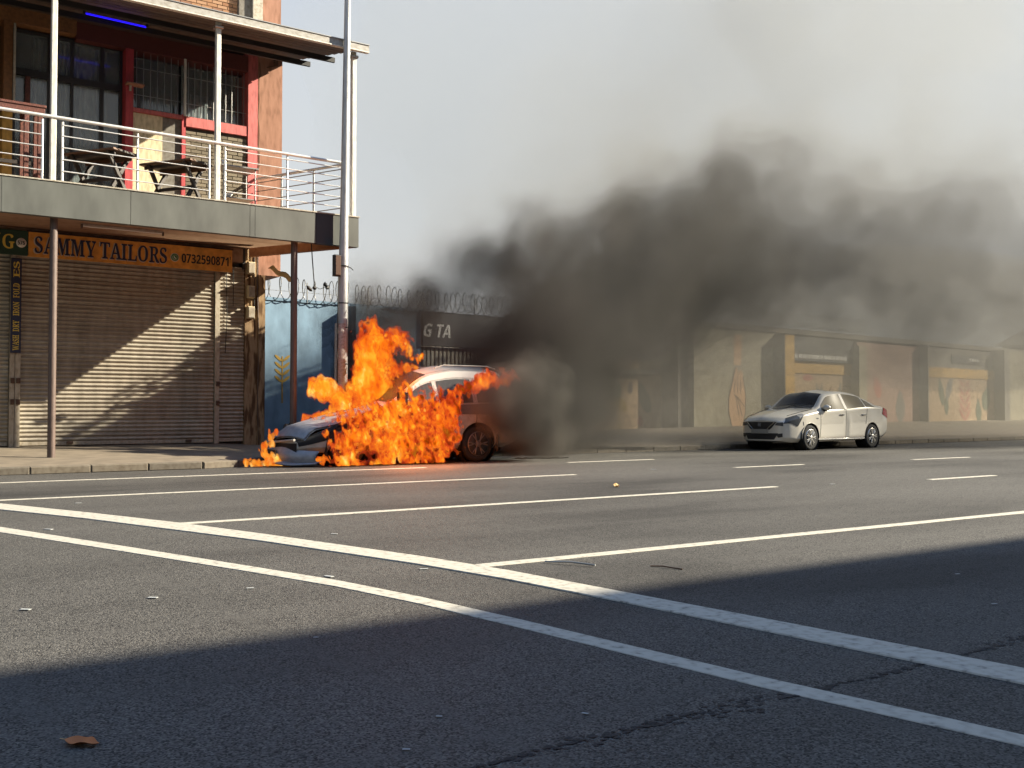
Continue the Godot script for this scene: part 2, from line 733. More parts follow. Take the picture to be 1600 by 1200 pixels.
func make_textures() -> void:
	var S := FastNoiseLite.TYPE_SIMPLEX_SMOOTH
	var C := FastNoiseLite.TYPE_CELLULAR
	T.grain = ntex(noise(S, 0.11, 1, 4), 512, [[0.25, 0.74], [0.75, 1.0]])
	T.blotch = ntex(noise(S, 0.012, 2, 5), 512, [[0.1, 0.82], [0.5, 0.92], [0.9, 1.0]])
	T.streak = ntex(noise(S, 0.02, 3, 5), 512, [[0.15, 0.82], [0.5, 0.93], [0.85, 1.0]])
	T.grime = ntex(noise(S, 0.02, 9, 5), 512, [[0.1, Color(0.78, 0.75, 0.71)], [0.4, Color(0.90, 0.885, 0.865)], [0.65, Color(0.955, 0.95, 0.94)], [0.95, Color(1, 1, 1)]])
	T.bump = ntex(noise(S, 0.05, 4, 4), 512, [[0.0, 0.0], [1.0, 1.0]])
	T.cloth = ntex(noise(S, 0.03, 8, 3), 256, [[0.2, 0.55], [0.8, 1.0]])
	T.wood = ntex(noise(S, 0.03, 6, 4), 512, [[0.2, Color(0.45, 0.38, 0.32)], [0.8, Color(1, 1, 1)]])
	var chips := noise(C, 0.16, 11, 1)
	chips.cellular_return_type = FastNoiseLite.RETURN_DISTANCE
	T.chips_h = ntex(chips, 1024, [[0.0, 1.0], [1.0, 0.0]])
	var cells := noise(C, 0.16, 11, 1)
	cells.cellular_return_type = FastNoiseLite.RETURN_CELL_VALUE
	T.chips = ntex(cells, 1024, [[0.0, Color(0.28, 0.28, 0.28)], [0.22, Color(0.54, 0.54, 0.54)], [0.5, Color(0.74, 0.735, 0.725)], [0.85, Color(0.86, 0.855, 0.84)], [0.97, Color(0.97, 0.96, 0.94)], [1.0, Color(1, 1, 1)]])
	T.patches = ntex(noise(S, 0.006, 12, 5), 1024, [[0.15, 0.70], [0.35, 0.86], [0.6, 0.94], [0.9, 1.0]])
	T.plaster = ntex(noise(S, 0.016, 15, 5), 512, [[0.15, Color(0.50, 0.42, 0.34)], [0.42, Color(0.68, 0.60, 0.50)], [0.50, Color(0.92, 0.87, 0.79)], [0.7, Color(1, 0.97, 0.9)], [0.9, Color(0.82, 0.74, 0.64)]])
	T.paintwear = ntex(noise(S, 0.035, 16, 5), 512, [[0.12, 0.68], [0.27, 0.90], [0.6, 1.0]])

func make_materials() -> void:
	var V := Vector3.ONE
	var road := mat("asphalt", Color(0.445, 0.437, 0.42), 0.8)
	road.albedo_texture = T.chips
	road.uv1_scale = Vector3(0.93, 0.93, 1)
	road.uv2_scale = Vector3(0.021, 0.065, 1)
	road.detail_enabled = true
	road.detail_blend_mode = BaseMaterial3D.BLEND_MODE_MUL
	road.detail_albedo = T.patches
	road.detail_uv_layer = BaseMaterial3D.DETAIL_UV_2
	road.heightmap_enabled = true
	road.heightmap_texture = T.chips_h
	road.heightmap_scale = 0.35
	road.metallic_specular = 0.35
	var wp := mat("road_paint", lin(0.41, 0.385, 0.32), 0.75)
	wp.albedo_texture = T.paintwear
	wp.uv1_scale = Vector3(0.8, 0.8, 1)
	wp.heightmap_enabled = true
	wp.heightmap_texture = T.bump
	wp.heightmap_scale = 0.06
	mat("tar", lin(0.022, 0.022, 0.024), 0.85, "chips", V * 0.93)
	mat("pavement", lin(0.185, 0.15, 0.105), 0.9, "blotch", V * 0.35, 0, "bump", 0.088)
	mat("kerb_a", lin(0.13, 0.112, 0.085), 0.9, "grime", V * 0.7, 0, "bump", 0.110)
	mat("kerb_b", lin(0.105, 0.092, 0.072), 0.9, "grime", V * 0.8, 0, "bump", 0.110)
	mat("fascia", lin(0.100, 0.106, 0.094), 0.8, "blotch", Vector3(0.35, 0.12, 0.35), 0, "bump", 0.033)
	mat("fascia_dark", lin(0.035, 0.036, 0.04), 0.7, "grain", V)
	mat("slab_end", lin(0.42, 0.19, 0.09), 0.8, "grime", V * 0.6)
	mat("soffit", lin(0.33, 0.22, 0.15), 0.85, "grime", V * 0.4, 0, "bump", 0.066)
	mat("white_post", lin(0.62, 0.60, 0.53), 0.5, "streak", Vector3(2, 0.4, 2))
	mat("brown_post", lin(0.11, 0.075, 0.06), 0.55, "streak", Vector3(2, 0.4, 2))
	mat("steel", lin(0.60, 0.60, 0.575), 0.35, "", V, 0.35)
	mat("steel_dull", lin(0.30, 0.30, 0.29), 0.4, "", V, 0.7)
	mat("shutter_metal", lin(0.345, 0.305, 0.242), 0.55, "streak", Vector3(0.5, 0.12, 0.5), 0.15, "bump", 0.004)
	mat("shutter_metal_b", lin(0.315, 0.275, 0.215), 0.6, "streak", Vector3(0.5, 0.12, 0.5), 0.15)
	mat("shutter_metal_c", lin(0.37, 0.335, 0.27), 0.5, "streak", Vector3(0.55, 0.14, 0.55), 0.15)
	mat("shutter_frame", lin(0.36, 0.32, 0.25), 0.6, "grime", Vector3(1.2, 0.6, 1.2))
	mat("rust", lin(0.10, 0.055, 0.035), 0.9, "grain", V * 3)
	mat("red_paint", lin(0.42, 0.045, 0.05), 0.6, "streak", Vector3(1.4, 0.3, 1.4))
	mat("pink_paint", lin(0.50, 0.12, 0.11), 0.7, "streak", Vector3(1.4, 0.3, 1.4))
	mat("dark_red", lin(0.12, 0.025, 0.02), 0.7, "grain", V)
	mat("brown_lintel", lin(0.22, 0.10, 0.035), 0.7, "streak", V)
	mat("yellow_paint", lin(0.48, 0.27, 0.05), 0.7, "streak", Vector3(1, 0.4, 1))
	mat("orange_plaster", lin(0.32, 0.165, 0.11), 0.9, "grime", Vector3(0.7, 0.2, 0.7), 0, "bump", 0.110)
	mat("peeling_plaster", lin(0.30, 0.225, 0.15), 0.95, "plaster", Vector3(0.75, 0.14, 0.75), 0, "bump", 0.264)
	mat("cream_panel", lin(0.60, 0.50, 0.32), 0.8, "streak", Vector3(1.2, 0.4, 1.2))
	mat("grey_block", lin(0.17, 0.16, 0.14), 0.9, "grime", V)
	mat("pale_stone", lin(0.42, 0.40, 0.34), 0.9, "grime", V)
	for k in 4:
		var b: Array = [[0.36, 0.19, 0.095], [0.30, 0.145, 0.07], [0.40, 0.23, 0.13], [0.26, 0.13, 0.075]][k]
		mat("brick_%d" % k, lin(b[0], b[1], b[2]), 0.9, "grain", V * 4, 0, "bump", 0.066)
		mat("dull_brick_%d" % k, lin(b[0] * 0.62, b[0] * 0.52, b[0] * 0.36), 0.9, "grain", V * 4, 0, "bump", 0.066)
	mat("mortar", lin(0.10, 0.08, 0.06), 0.95, "grain", V * 3)
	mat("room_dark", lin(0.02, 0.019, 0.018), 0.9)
	mat("window_frame", lin(0.025, 0.024, 0.023), 0.6)
	mat("curtain", lin(0.22, 0.22, 0.21), 0.95, "cloth", Vector3(1, 0.3, 1))
	mat("canopy_top", lin(0.40, 0.39, 0.37), 0.6, "grime", V * 0.6, 0.2)
	mat("canopy_under", lin(0.115, 0.09, 0.075), 0.7, "grime", V * 0.5)
	mat("gutter", lin(0.36, 0.35, 0.325), 0.6, "grime", Vector3(0.8, 1, 0.8))
	mat("dark_wood", lin(0.045, 0.034, 0.026), 0.6, "wood", Vector3(1, 6, 6))
	mat("mid_wood", lin(0.19, 0.10, 0.05), 0.6, "wood", Vector3(1, 6, 6))
	mat("red_wood", lin(0.18, 0.055, 0.035), 0.6, "wood", Vector3(6, 1, 6))
	mat("orange_board", lin(0.64, 0.29, 0.045), 0.55, "streak", V * 0.5)
	mat("green_board", lin(0.012, 0.05, 0.028), 0.55, "grain", V)
	mat("navy", lin(0.012, 0.016, 0.045), 0.5)
	mat("letter_edge", lin(0.42, 0.36, 0.30), 0.5)
	mat("letter_white", lin(0.55, 0.54, 0.50), 0.6)
	mat("letter_yellow", lin(0.55, 0.40, 0.06), 0.6)
	mat("sign_green", lin(0.02, 0.14, 0.05), 0.5)
	mat("black", lin(0.012, 0.012, 0.012), 0.6)
	mat("plastic_black", lin(0.018, 0.018, 0.02), 0.45)
	mat("tube_white", lin(0.6, 0.6, 0.58), 0.4)
	var neon := mat("neon_glow", Color(0.05, 0.03, 0.4), 0.4)
	neon.emission_enabled = true
	neon.emission = Color(0.12, 0.06, 1.0)
	neon.emission_energy_multiplier = 0.42
	mat("blue_wall", lin(0.18, 0.285, 0.385), 0.85, "blotch", Vector3(0.4, 0.2, 0.4), 0, "bump", 0.088)
	mat("blue_dark", lin(0.07, 0.13, 0.18), 0.85, "grime", Vector3(0.45, 0.3, 0.45))
	mat("ochre_paint", lin(0.30, 0.19, 0.03), 0.8)
	mat("wire", lin(0.20, 0.20, 0.19), 0.5, "", V, 0.6)
	mat("dark_board", lin(0.035, 0.038, 0.042), 0.7, "grain", V)
	mat("mural_beige", lin(0.50, 0.36, 0.22), 0.9, "grime", V * 0.3, 0, "bump", 0.088)
	mat("mural_pale", lin(0.40, 0.37, 0.27), 0.9, "grime", V * 0.25, 0, "bump", 0.088)
	mat("mural_pink", lin(0.42, 0.27, 0.21), 0.9, "grime", V * 0.3)
	mat("mural_grey", lin(0.20, 0.19, 0.17), 0.9, "grime", V * 0.3)
	mat("mural_yellow", lin(0.60, 0.36, 0.07), 0.85, "grime", V * 0.4)
	mat("mural_green", lin(0.10, 0.12, 0.07), 0.9)
	mat("mural_line", lin(0.07, 0.05, 0.04), 0.9)
	mat("mural_skin", lin(0.58, 0.36, 0.20), 0.9)
	mat("mural_red", lin(0.38, 0.13, 0.09), 0.9)
	mat("pole_grey", lin(0.42, 0.43, 0.43), 0.45, "streak", Vector3(1.5, 0.25, 1.5), 0.35)
	mat("pole_wrap", lin(0.36, 0.33, 0.31), 0.8, "grime", V * 2)
	var cp := mat("champagne_paint", lin(0.62, 0.585, 0.50), 0.3, "", V, 0.1)
	cp.clearcoat_enabled = true
	cp.clearcoat = 1.0
	cp.clearcoat_roughness = 0.04
	var wpnt := mat("white_paint", lin(0.50, 0.48, 0.42), 0.4)
	wpnt.clearcoat_enabled = true
	wpnt.clearcoat = 0.5
	wpnt.clearcoat_roughness = 0.12
	mat("scorched_paint", lin(0.44, 0.42, 0.37), 0.6, "blotch", V * 0.8)
	mat("soot", lin(0.012, 0.011, 0.010), 0.9, "grain", V * 4)
	mat("hood_metal", lin(0.30, 0.315, 0.34), 0.5, "blotch", V * 1.5, 0.2)
	var gl := mat("car_glass", Color(0.03, 0.035, 0.035), 0.06)
	gl.metallic_specular = 0.7
	mat("sooty_glass", lin(0.06, 0.055, 0.048), 0.25, "blotch", V * 1.5)
	var sg := mat("side_glass", lin(0.19, 0.165, 0.115), 0.08)  # tan colour paints in bright reflections and the sunlit view through the glass
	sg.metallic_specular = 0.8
	mat("gap", lin(0.01, 0.01, 0.01), 0.9)
	mat("tyre", lin(0.014, 0.014, 0.014), 0.85)
	mat("dark_metal", lin(0.02, 0.02, 0.02), 0.7)
	mat("alloy", lin(0.62, 0.60, 0.55), 0.3, "", V, 0.75)
	mat("smoked_paint", lin(0.14, 0.13, 0.115), 0.7, "blotch", V * 1.2)
	mat("alloy_dull", lin(0.15, 0.14, 0.13), 0.5, "", V, 0.5)
	mat("chrome", lin(0.6, 0.6, 0.6), 0.15, "", V, 0.95)
	mat("lamp_glass", lin(0.35, 0.35, 0.34), 0.1, "", V, 0.3)
	mat("lamp_dark", lin(0.06, 0.065, 0.07), 0.1)
	mat("tail_red", lin(0.30, 0.02, 0.015), 0.15)
	mat("plate", lin(0.30, 0.29, 0.26), 0.5)
	mat("leaf_orange", lin(0.58, 0.18, 0.04), 0.7, "grain", V * 30)
	mat("leaf_tan", lin(0.45, 0.30, 0.13), 0.8)
	mat("paper", lin(0.30, 0.31, 0.30), 0.8)
	mat("facade_far", lin(0.30, 0.26, 0.21), 0.9, "grime", V * 0.2)
	var pane := mat("pane_dark", lin(0.03, 0.035, 0.04), 0.08)
	pane.metallic_specular = 0.6
	# flames: they give off their own light, coloured by the vertex colours
	for k in [["fire_core", 1.0], ["fire_body", 0.40], ["fire_edge", 0.25], ["fire_veil", 0.14]]:
		var f := StandardMaterial3D.new()
		f.resource_name = k[0]
		f.shading_mode = BaseMaterial3D.SHADING_MODE_UNSHADED
		f.vertex_color_use_as_albedo = true
		f.albedo_color = Color(1, 1, 1, k[1])
		if k[1] < 1.0:
			f.transparency = BaseMaterial3D.TRANSPARENCY_ALPHA
		M[k[0]] = f

# ------------------------------------------------------------------ ground
func ground() -> void:
	# road: one sheet to the horizon
	var st := SurfaceTool.new()
	st.begin(Mesh.PRIMITIVE_TRIANGLES)
	var a := Vector2(-300, 300)
	for v in [Vector2(-300, -300), Vector2(300, -300), Vector2(300, 300), Vector2(-300, -300), Vector2(300, 300), a]:
		st.set_normal(Vector3.UP)
		st.set_uv(v)
		st.set_uv2(v)
		st.add_vertex(Vector3(v.x, 0, v.y))
	var road := put(self, "road", st.commit(), M.asphalt)
	tag(road, "wide grey asphalt road", "road", "", "structure")

	# kerb line: a built-out corner on the left, then a parking bay along the shops
	var kerb := [Vector2(-14, -17.2), Vector2(5.6, -17.2), Vector2(6.3, -17.45), Vector2(6.75, -18.1), Vector2(7.3, -18.5), Vector2(26, -18.55), Vector2(34, -18.9), Vector2(46, -19.9), Vector2(70, -22.5)]
	var far_y := func(x: float) -> float:
		return 0.33 if x < 9 else lerpf(0.33, 0.62, clampf((x - 9) / 45.0, 0, 1))
	var pv := SurfaceTool.new()
	pv.begin(Mesh.PRIMITIVE_TRIANGLES)
	for i in kerb.size() - 1:
		var p: Vector2 = kerb[i]
		var q: Vector2 = kerb[i + 1]
		var steps := maxi(1, int((q.x - p.x) / 3.0))
		for s in steps:
			var u := p.lerp(q, float(s) / steps)
			var w := p.lerp(q, float(s + 1) / steps)
			var b0 := Vector3(u.x, far_y.call(u.x), -21.7 if u.x < 8.6 else -22.6 - 0.108 * u.x)
			var b1 := Vector3(w.x, far_y.call(w.x), -21.7 if w.x < 8.6 else -22.6 - 0.108 * w.x)
			var f0 := Vector3(u.x, 0.115, u.y - 0.13)
			var f1 := Vector3(w.x, 0.115, w.y - 0.13)
			quad(pv, f0, b0, b1, f1)
	pv.generate_normals()
	var pave := put(self, "pavement", pv.commit(), M.pavement)
	tag(pave, "worn concrete pavement in front of the shops", "pavement", "", "structure")
	var kb := Node3D.new()
	kb.name = "kerb"
	add_child(kb)
	tag(kb, "row of concrete kerb stones along the pavement", "kerb", "", "structure")
	# stones of about 0.9 m laid along the line
	for i in kerb.size() - 1:
		var p: Vector2 = kerb[i]
		var q: Vector2 = kerb[i + 1]
		var n := maxi(1, roundi((q - p).length() / 0.9))
		var len_ := (q - p).length() / n
		for s in n:
			var mid := p.lerp(q, (s + 0.5) / n)
			var dir := (q - p).normalized()
			var o := put(kb, "kerb_stone", bevel_box(Vector3(len_ - 0.006, 0.13, 0.14), 0.018), M.kerb_a if rng.randf() < 0.6 else M.kerb_b, Vector3(mid.x, 0.056 + rng.randf_range(-0.006, 0.006), mid.y - 0.07))
			o.rotation.y = -atan2(dir.y, dir.x) + rng.randf_range(-0.006, 0.006)

	# painted lines
	var y := 0.004
	line_x("edge_line", -14, 8.9, -15.42, 0.10, "thin white line nearest the pavement", y)
	line_x("edge_line", 12.0, 14.2, -15.42, 0.10, "short white dash in front of the smoke", y)
	line_x("lane_line", -14, 9.8, -12.4, 0.10, "second white lane line out from the pavement", y)
	line_x("lane_line", 13.3, 15.1, -12.38, 0.10, "short white dash in front of the beige sedan", y)
	line_x("lane_line", 18.4, 20.4, -12.35, 0.10, "far white dash to the right of the beige sedan", y)
	line_x("lane_line", 2.66, 10.35, -8.93, 0.11, "long white lane line that starts at the wide curved line", y, -0.0)
	line_x("lane_line", 13.2, 14.9, -8.6, 0.11, "white dash at the right edge of the picture", y)
	line_x("turn_line", 3.52, 16.0, -5.42, 0.11, "white line branching right from the wide curved line", y, 0.018)
	var l1 := [Vector2(0.9, -13.4), Vector2(1.74, -11.91), Vector2(2.3, -10.3), Vector2(2.72, -8.95), Vector2(3.02, -7.75), Vector2(3.42, -5.95), Vector2(3.55, -5.14), Vector2(3.62, -4.3), Vector2(3.71, -3.2), Vector2(3.79, -2.08), Vector2(3.88, -0.6), Vector2(3.92, 1.5)]
	var l0 := [Vector2(0.75, -12.9), Vector2(1.62, -11.25), Vector2(2.14, -9.8), Vector2(2.52, -8.5), Vector2(2.84, -7.4), Vector2(3.23, -5.7), Vector2(3.36, -4.9), Vector2(3.43, -4.15), Vector2(3.51, -3.07), Vector2(3.58, -1.97), Vector2(3.66, -0.55), Vector2(3.7, 1.5)]
	var o1 := put(self, "curved_line", ribbon(l1, l0, 0.008), M.road_paint)
	tag(o1, "wide white curved line, the farther of the two crossing the road", "road marking", "", "structure")
	var m1 := [Vector2(0.7, -11.2), Vector2(1.39, -9.55), Vector2(1.94, -7.62), Vector2(2.34, -6.18), Vector2(2.55, -5.4), Vector2(2.68, -4.67), Vector2(2.77, -3.9), Vector2(2.9, -2.54), Vector2(3.02, -1.66), Vector2(3.1, -0.5), Vector2(3.14, 1.5)]
	var m0 := [Vector2(0.6, -10.9), Vector2(1.31, -9.2), Vector2(1.86, -7.36), Vector2(2.25, -6.0), Vector2(2.45, -5.25), Vector2(2.58, -4.52), Vector2(2.66, -3.82), Vector2(2.79, -2.48), Vector2(2.92, -1.62), Vector2(3.0, -0.45), Vector2(3.04, 1.5)]
	var o2 := put(self, "curved_line", ribbon(m1, m0, 0.004), M.road_paint)
	tag(o2, "narrower white curved line nearest the camera", "road marking", "", "structure")

	# an old tar joint running along the road in the shade
	var ts := SurfaceTool.new()
	ts.begin(Mesh.PRIMITIVE_TRIANGLES)
	for i in 900:
		var x := rng.randf_range(0.9, 8.0)
		var spread := 0.016 + 0.012 * sin(x * 3.1) + 0.008 * sin(x * 7.7)
		var c := Vector2(x, -2.36 + 0.02 * sin(x * 2.3) + rng.randfn(0.0, spread))
		var r := rng.randf_range(0.004, 0.013)
		var turn := rng.randf() * TAU
		var pts := []
		for k in 6:
			var ang := turn - TAU * k / 6
			pts.append(c + Vector2(cos(ang) * 1.5, sin(ang)) * r * rng.randf_range(0.6, 1.2))
		for k in range(1, 5):
			for v in [pts[0], pts[k + 1], pts[k]]:
				ts.set_normal(Vector3.UP)
				ts.add_vertex(Vector3(v.x, 0.0012 + 0.000002 * i, v.y))
	var tar := put(self, "tar_seam", ts.commit(), M.tar)
	tag(tar, "dark uneven tar joint across the shaded road", "road joint", "", "structure")

func line_x(called: String, x0: float, x1: float, z: float, w: float, label: String, y: float, drift := 0.0) -> void:
	var a := []
	var b := []
	var n := maxi(2, int((x1 - x0) / 0.6))
	for i in n + 1:
		var x := lerpf(x0, x1, float(i) / n)
		var zz := z + (x - x0) * drift
		a.append(Vector2(x, zz - w / 2 + rng.randf_range(-0.006, 0.006)))
		b.append(Vector2(x, zz + w / 2 + rng.randf_range(-0.006, 0.006)))
	var st := ribbon(a, b, y)
	var o := put(self, called, st, M.road_paint)
	tag(o, label, "road marking", "", "structure")

# the block on the camera's side of the street, whose shadow falls across the foreground
func opposite_building() -> void:
	var b := thing("office_building", "tall plain building behind the camera across the street", "building", Vector3(14, 0, 6.45))
	box(b, "wall", Vector3(-46, 0, 0), Vector3(60, 12.5, 14), M.facade_far)
	box(b, "cornice", Vector3(-46.1, 12.5, -0.0), Vector3(60.1, 13.08, 14.1), M.pale_stone)
	for f in 3:
		for k in 16:
			var x := -20.0 + k * 3.6
			var w := box(b, "window", Vector3(x, 1.2 + f * 3.1, -0.04), Vector3(x + 1.7, 2.9 + f * 3.1, -0.003), M.pale_stone)
			put(w, "pane", bevel_box(Vector3(1.5, 1.5, 0.02), 0), M.pane_dark, Vector3(0, 0, -0.03))

# ------------------------------------------------------------------ the corner building with its balcony
func corner_building() -> void:
	var b := thing("shop_building", "two-storey corner building with a railed balcony over a shuttered shop", "building", Vector3(0, 0, 0))
	# ground floor behind the shutters, and the upper storey's rooms, as solid masses
	box(b, "wall", Vector3(-12, 0, -30), Vector3(8.1, 4.44, -21.32), M.grey_block)
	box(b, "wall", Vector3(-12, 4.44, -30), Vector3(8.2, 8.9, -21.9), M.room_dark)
	box(b, "wall", Vector3(-12, 8.7, -30), Vector3(8.2, 12.5, -21.26), M.mortar)

	# balcony slab: floor, soffit and a deep fascia in panels
	var plan := PackedVector2Array([Vector2(-8, 18.75), Vector2(9.08, 18.75), Vector2(7.85, 21.1), Vector2(7.7, 22.2), Vector2(-8, 22.2)])
	var slab := put(b, "balcony_slab", flat_prism(plan, 4.45, 4.72), M.soffit)
	slab.name = "balcony_slab"
	for e in [[-8.0, 0.6], [0.6, 2.68], [2.68, 4.745], [4.745, 6.92], [6.92, 7.02], [7.02, 8.26]]:
		box(b, "fascia_panel", Vector3(e[0] + 0.004, 4.27, -18.74), Vector3(e[1] - 0.004, 4.87, -18.6), M.fascia)
	box(b, "fascia_panel", Vector3(8.264, 4.265, -18.74), Vector3(8.62, 4.868, -18.597), M.fascia_dark)
	box(b, "fascia_panel", Vector3(8.624, 4.27, -18.74), Vector3(9.18, 4.87, -18.6), M.fascia)
	box(b, "fascia_cap", Vector3(-8, 4.87, -18.76), Vector3(9.2, 4.892, -18.585), M.pale_stone)
	var end := put(b, "slab_end", bevel_box(Vector3(0.12, 0.6, 2.74), 0.02), M.slab_end, Vector3(8.49, 4.57, -19.87), Vector3(0, 0.4826, 0))
	end.name = "slab_end"
	tube(b, "soffit_pipe", [Vector3(-2, 4.40, -19.2), Vector3(8.4, 4.40, -19.2)], 0.012, M.brown_post, 6)

	# posts
	for x in [-2.5, 3.53, 7.9]:
		var p := put(b, "post", lathe_y([Vector2(0.065, 0.10), Vector2(0.065, 4.45)], 16), M.brown_post, Vector3(x, 0, -18.82))
		put(p, "base_plate", bevel_box(Vector3(0.2, 0.015, 0.2), 0.0), M.rust, Vector3(0, 0.15, 0))
	for x in [-2.3, 0.6, 3.48, 6.325, 9.11]:
		var p := put(b, "post", bevel_box(Vector3(0.095, 3.4, 0.095), 0.012), M.white_post, Vector3(x, 6.55, -18.72))
		put(p, "bracket", bevel_box(Vector3(0.16, 0.05, 0.15), 0.01), M.steel_dull, Vector3(0, 1.6, 0))

	# railing: a thick top rail, posts bent at the foot, thin rods
	var rl := Node3D.new()
	rl.name = "railing"
	b.add_child(rl, true)
	tube(rl, "top_rail", [Vector3(-8, 6.04, -18.68), Vector3(3.4, 5.99, -18.68), Vector3(8.98, 5.95, -18.68)], 0.03, M.steel, 10)
	tube(rl, "top_rail", [Vector3(8.98, 5.95, -18.68), Vector3(7.95, 5.95, -21.08)], 0.03, M.steel, 10)
	var rods := [5.86, 5.675, 5.475, 5.27, 5.07]
	for s in [[-2.2, 0.45, [-2.2, -0.9, 0.45]], [0.75, 3.31, [0.75, 2.0, 3.31]], [3.63, 6.17, [3.63, 4.88, 6.17]], [6.47, 8.97, [6.47, 7.7, 8.97]]]:
		for y in rods:
			tube(rl, "rod", [Vector3(s[0], y + 0.01, -18.68), Vector3(s[1], y - 0.015, -18.68)], 0.0105, M.steel, 6)
		for x in s[2]:
			tube(rl, "rail_post", [Vector3(x, 5.93, -18.705), Vector3(x, 4.93, -18.705), Vector3(x + 0.015, 4.885, -18.68), Vector3(x + 0.07, 4.875, -18.66)], 0.021, M.steel, 8)
	for y in rods:
		tube(rl, "rod", [Vector3(8.97, y, -18.7), Vector3(7.95, y, -21.06)], 0.0105, M.steel_dull, 6)
	for t in [0.35, 0.7]:
		var q := Vector3(8.97, 0, -18.7).lerp(Vector3(7.95, 0, -21.06), t)
		tube(rl, "rail_post", [q + Vector3(0, 5.93, 0), q + Vector3(0, 4.74, 0)], 0.021, M.steel_dull, 8)

	# canopy roof: sheet, boards underneath, gutter along the front
	var cs := SurfaceTool.new()
	cs.begin(Mesh.PRIMITIVE_TRIANGLES)
	var fr := [Vector3(-8, 8.36, -18.55), Vector3(9.33, 8.36, -18.55), Vector3(8.75, 8.74, -21.1), Vector3(-8, 8.74, -21.1)]
	quad(cs, fr[0], fr[3], fr[2], fr[1])
	var dn := Vector3(0, -0.025, 0)
	quad(cs, fr[1] + dn, fr[2] + dn, fr[3] + dn, fr[0] + dn)
	quad(cs, fr[1] + dn, fr[1], fr[2], fr[2] + dn)
	cs.generate_normals()
	var roof := put(b, "canopy_roof", cs.commit(), M.canopy_top)
	for k in 11:
		var t0 := (k + 0.04) / 11.0
		var t1 := (k + 0.93) / 11.0
		var z0 := lerpf(-18.66, -21.08, t0)
		var z1 := lerpf(-18.66, -21.08, t1)
		var y0 := lerpf(8.31, 8.67, t0)
		var xr := lerpf(9.2, 8.7, t0)
		var p := put(roof, "board", bevel_box(Vector3(xr + 8, 0.025, absf(z1 - z0)), 0.0), M.canopy_under, Vector3((xr - 8) / 2, y0 + 0.01, (z0 + z1) / 2))
		p.rotation.x = 0.148
	box(roof, "purlin", Vector3(-8, 8.20, -19.42), Vector3(9.0, 8.30, -19.36), M.black)
	box(roof, "purlin", Vector3(-8, 8.34, -20.32), Vector3(8.85, 8.44, -20.26), M.black)
	box(roof, "gutter", Vector3(-8, 8.245, -18.64), Vector3(9.36, 8.375, -18.52), M.gutter)
	box(roof, "gutter_lip", Vector3(-8, 8.222, -18.60), Vector3(9.355, 8.243, -18.50), M.white_post)
	box(roof, "gutter_cap", Vector3(-8, 8.376, -18.63), Vector3(9.365, 8.392, -18.505), M.steel_dull)

	upper_wall(b)
	shop_front(b)

	# things hung on the building or standing on the balcony
	var n := thing("neon_tube", "glowing blue tube lamp under the canopy roof", "lamp", Vector3(4.8, 8.36, -20.0))
	var nt := put(n, "neon_tube_light", tube_mesh([Vector3(-0.55, 0.01, 0), Vector3(0.55, -0.01, 0)], 0.018, 8), M.neon_glow)
	for s in [-1.0, 1.0]:
		var h := put(n, "lamp_holder", bevel_box(Vector3(0.05, 0.09, 0.04), 0.005), M.plastic_black, Vector3(s * 0.57, 0.03, 0))
	for s in 1:
		var nl := OmniLight3D.new()
		nl.name = "neon_light"
		nl.light_color = Color(0.15, 0.1, 1.0)
		nl.light_energy = 0.004
		nl.light_size = 0.3
		nl.omni_range = 6.0
		nl.omni_attenuation = 2.0
		nl.shadow_enabled = true
		nl.position = Vector3(0, -0.05, 0.04)
		n.add_child(nl, true)
	var tl := thing("tube_lamp", "unlit fluorescent tube fixed under the balcony above the orange sign", "lamp", Vector3(4.97, 4.40, -20.0))
	put(tl, "tube", tube_mesh([Vector3(-0.72, 0, 0), Vector3(0.72, 0, 0)], 0.014, 8), M.tube_white)
	put(tl, "batten", bevel_box(Vector3(1.5, 0.03, 0.045), 0.004), M.gutter, Vector3(0, 0.03, 0))
	for s in [-1.0, 1.0]:
		put(tl, "lamp_holder", bevel_box(Vector3(0.03, 0.075, 0.05), 0.004), M.brown_post, Vector3(s * 0.74, -0.005, 0))
	x_table(Vector3(4.40, 4.72, -19.35), "dark wooden balcony table with crossed legs beside the curtained window")
	x_table(Vector3(5.75, 4.72, -19.35), "dark wooden balcony table with crossed legs before the cream panel")
	# the tall bar at the left edge
	var bar := thing("bar_table", "tall red-brown slatted bar table at the left end of the balcony", "table", Vector3(2.9, 4.72, -19.4))
	put(bar, "table_top", bevel_box(Vector3(1.1, 0.05, 0.5), 0.008), M.red_wood, Vector3(0, 1.55, 0))
	put(bar, "apron", bevel_box(Vector3(1.06, 0.12, 0.03), 0.005), M.red_wood, Vector3(0, 1.46, 0.22))
	for x in [-0.48, 0.24, 0.46]:
		for z in [-0.2, 0.2]:
			put(bar, "leg", bevel_box(Vector3(0.075, 1.52, 0.07), 0.006), M.red_wood, Vector3(x, 0.765, z))
	put(bar, "rail", bevel_box(Vector3(1.0, 0.07, 0.03), 0.005), M.red_wood, Vector3(0, 0.25, 0.2))
	put(bar, "rail", bevel_box(Vector3(1.0, 0.07, 0.03), 0.005), M.dark_wood, Vector3(0, 0.62, -0.2))
	var wt := thing("metal_table", "small grey table with white dishes at the right end of the balcony", "table", Vector3(7.0, 4.72, -19.65))
	put(wt, "table_top", bevel_box(Vector3(0.75, 0.03, 0.6), 0.005), M.steel_dull, Vector3(0, 1.03, 0))
	for x in [-0.32, 0.32]:
		for z in [-0.25, 0.25]:
			put(wt, "leg", tube_mesh([Vector3(x, 0, z), Vector3(x, 1.02, z)], 0.014, 6), M.steel_dull)
	put(wt, "shelf", bevel_box(Vector3(0.62, 0.02, 0.5), 0.004), M.steel_dull, Vector3(0, 0.42, 0))
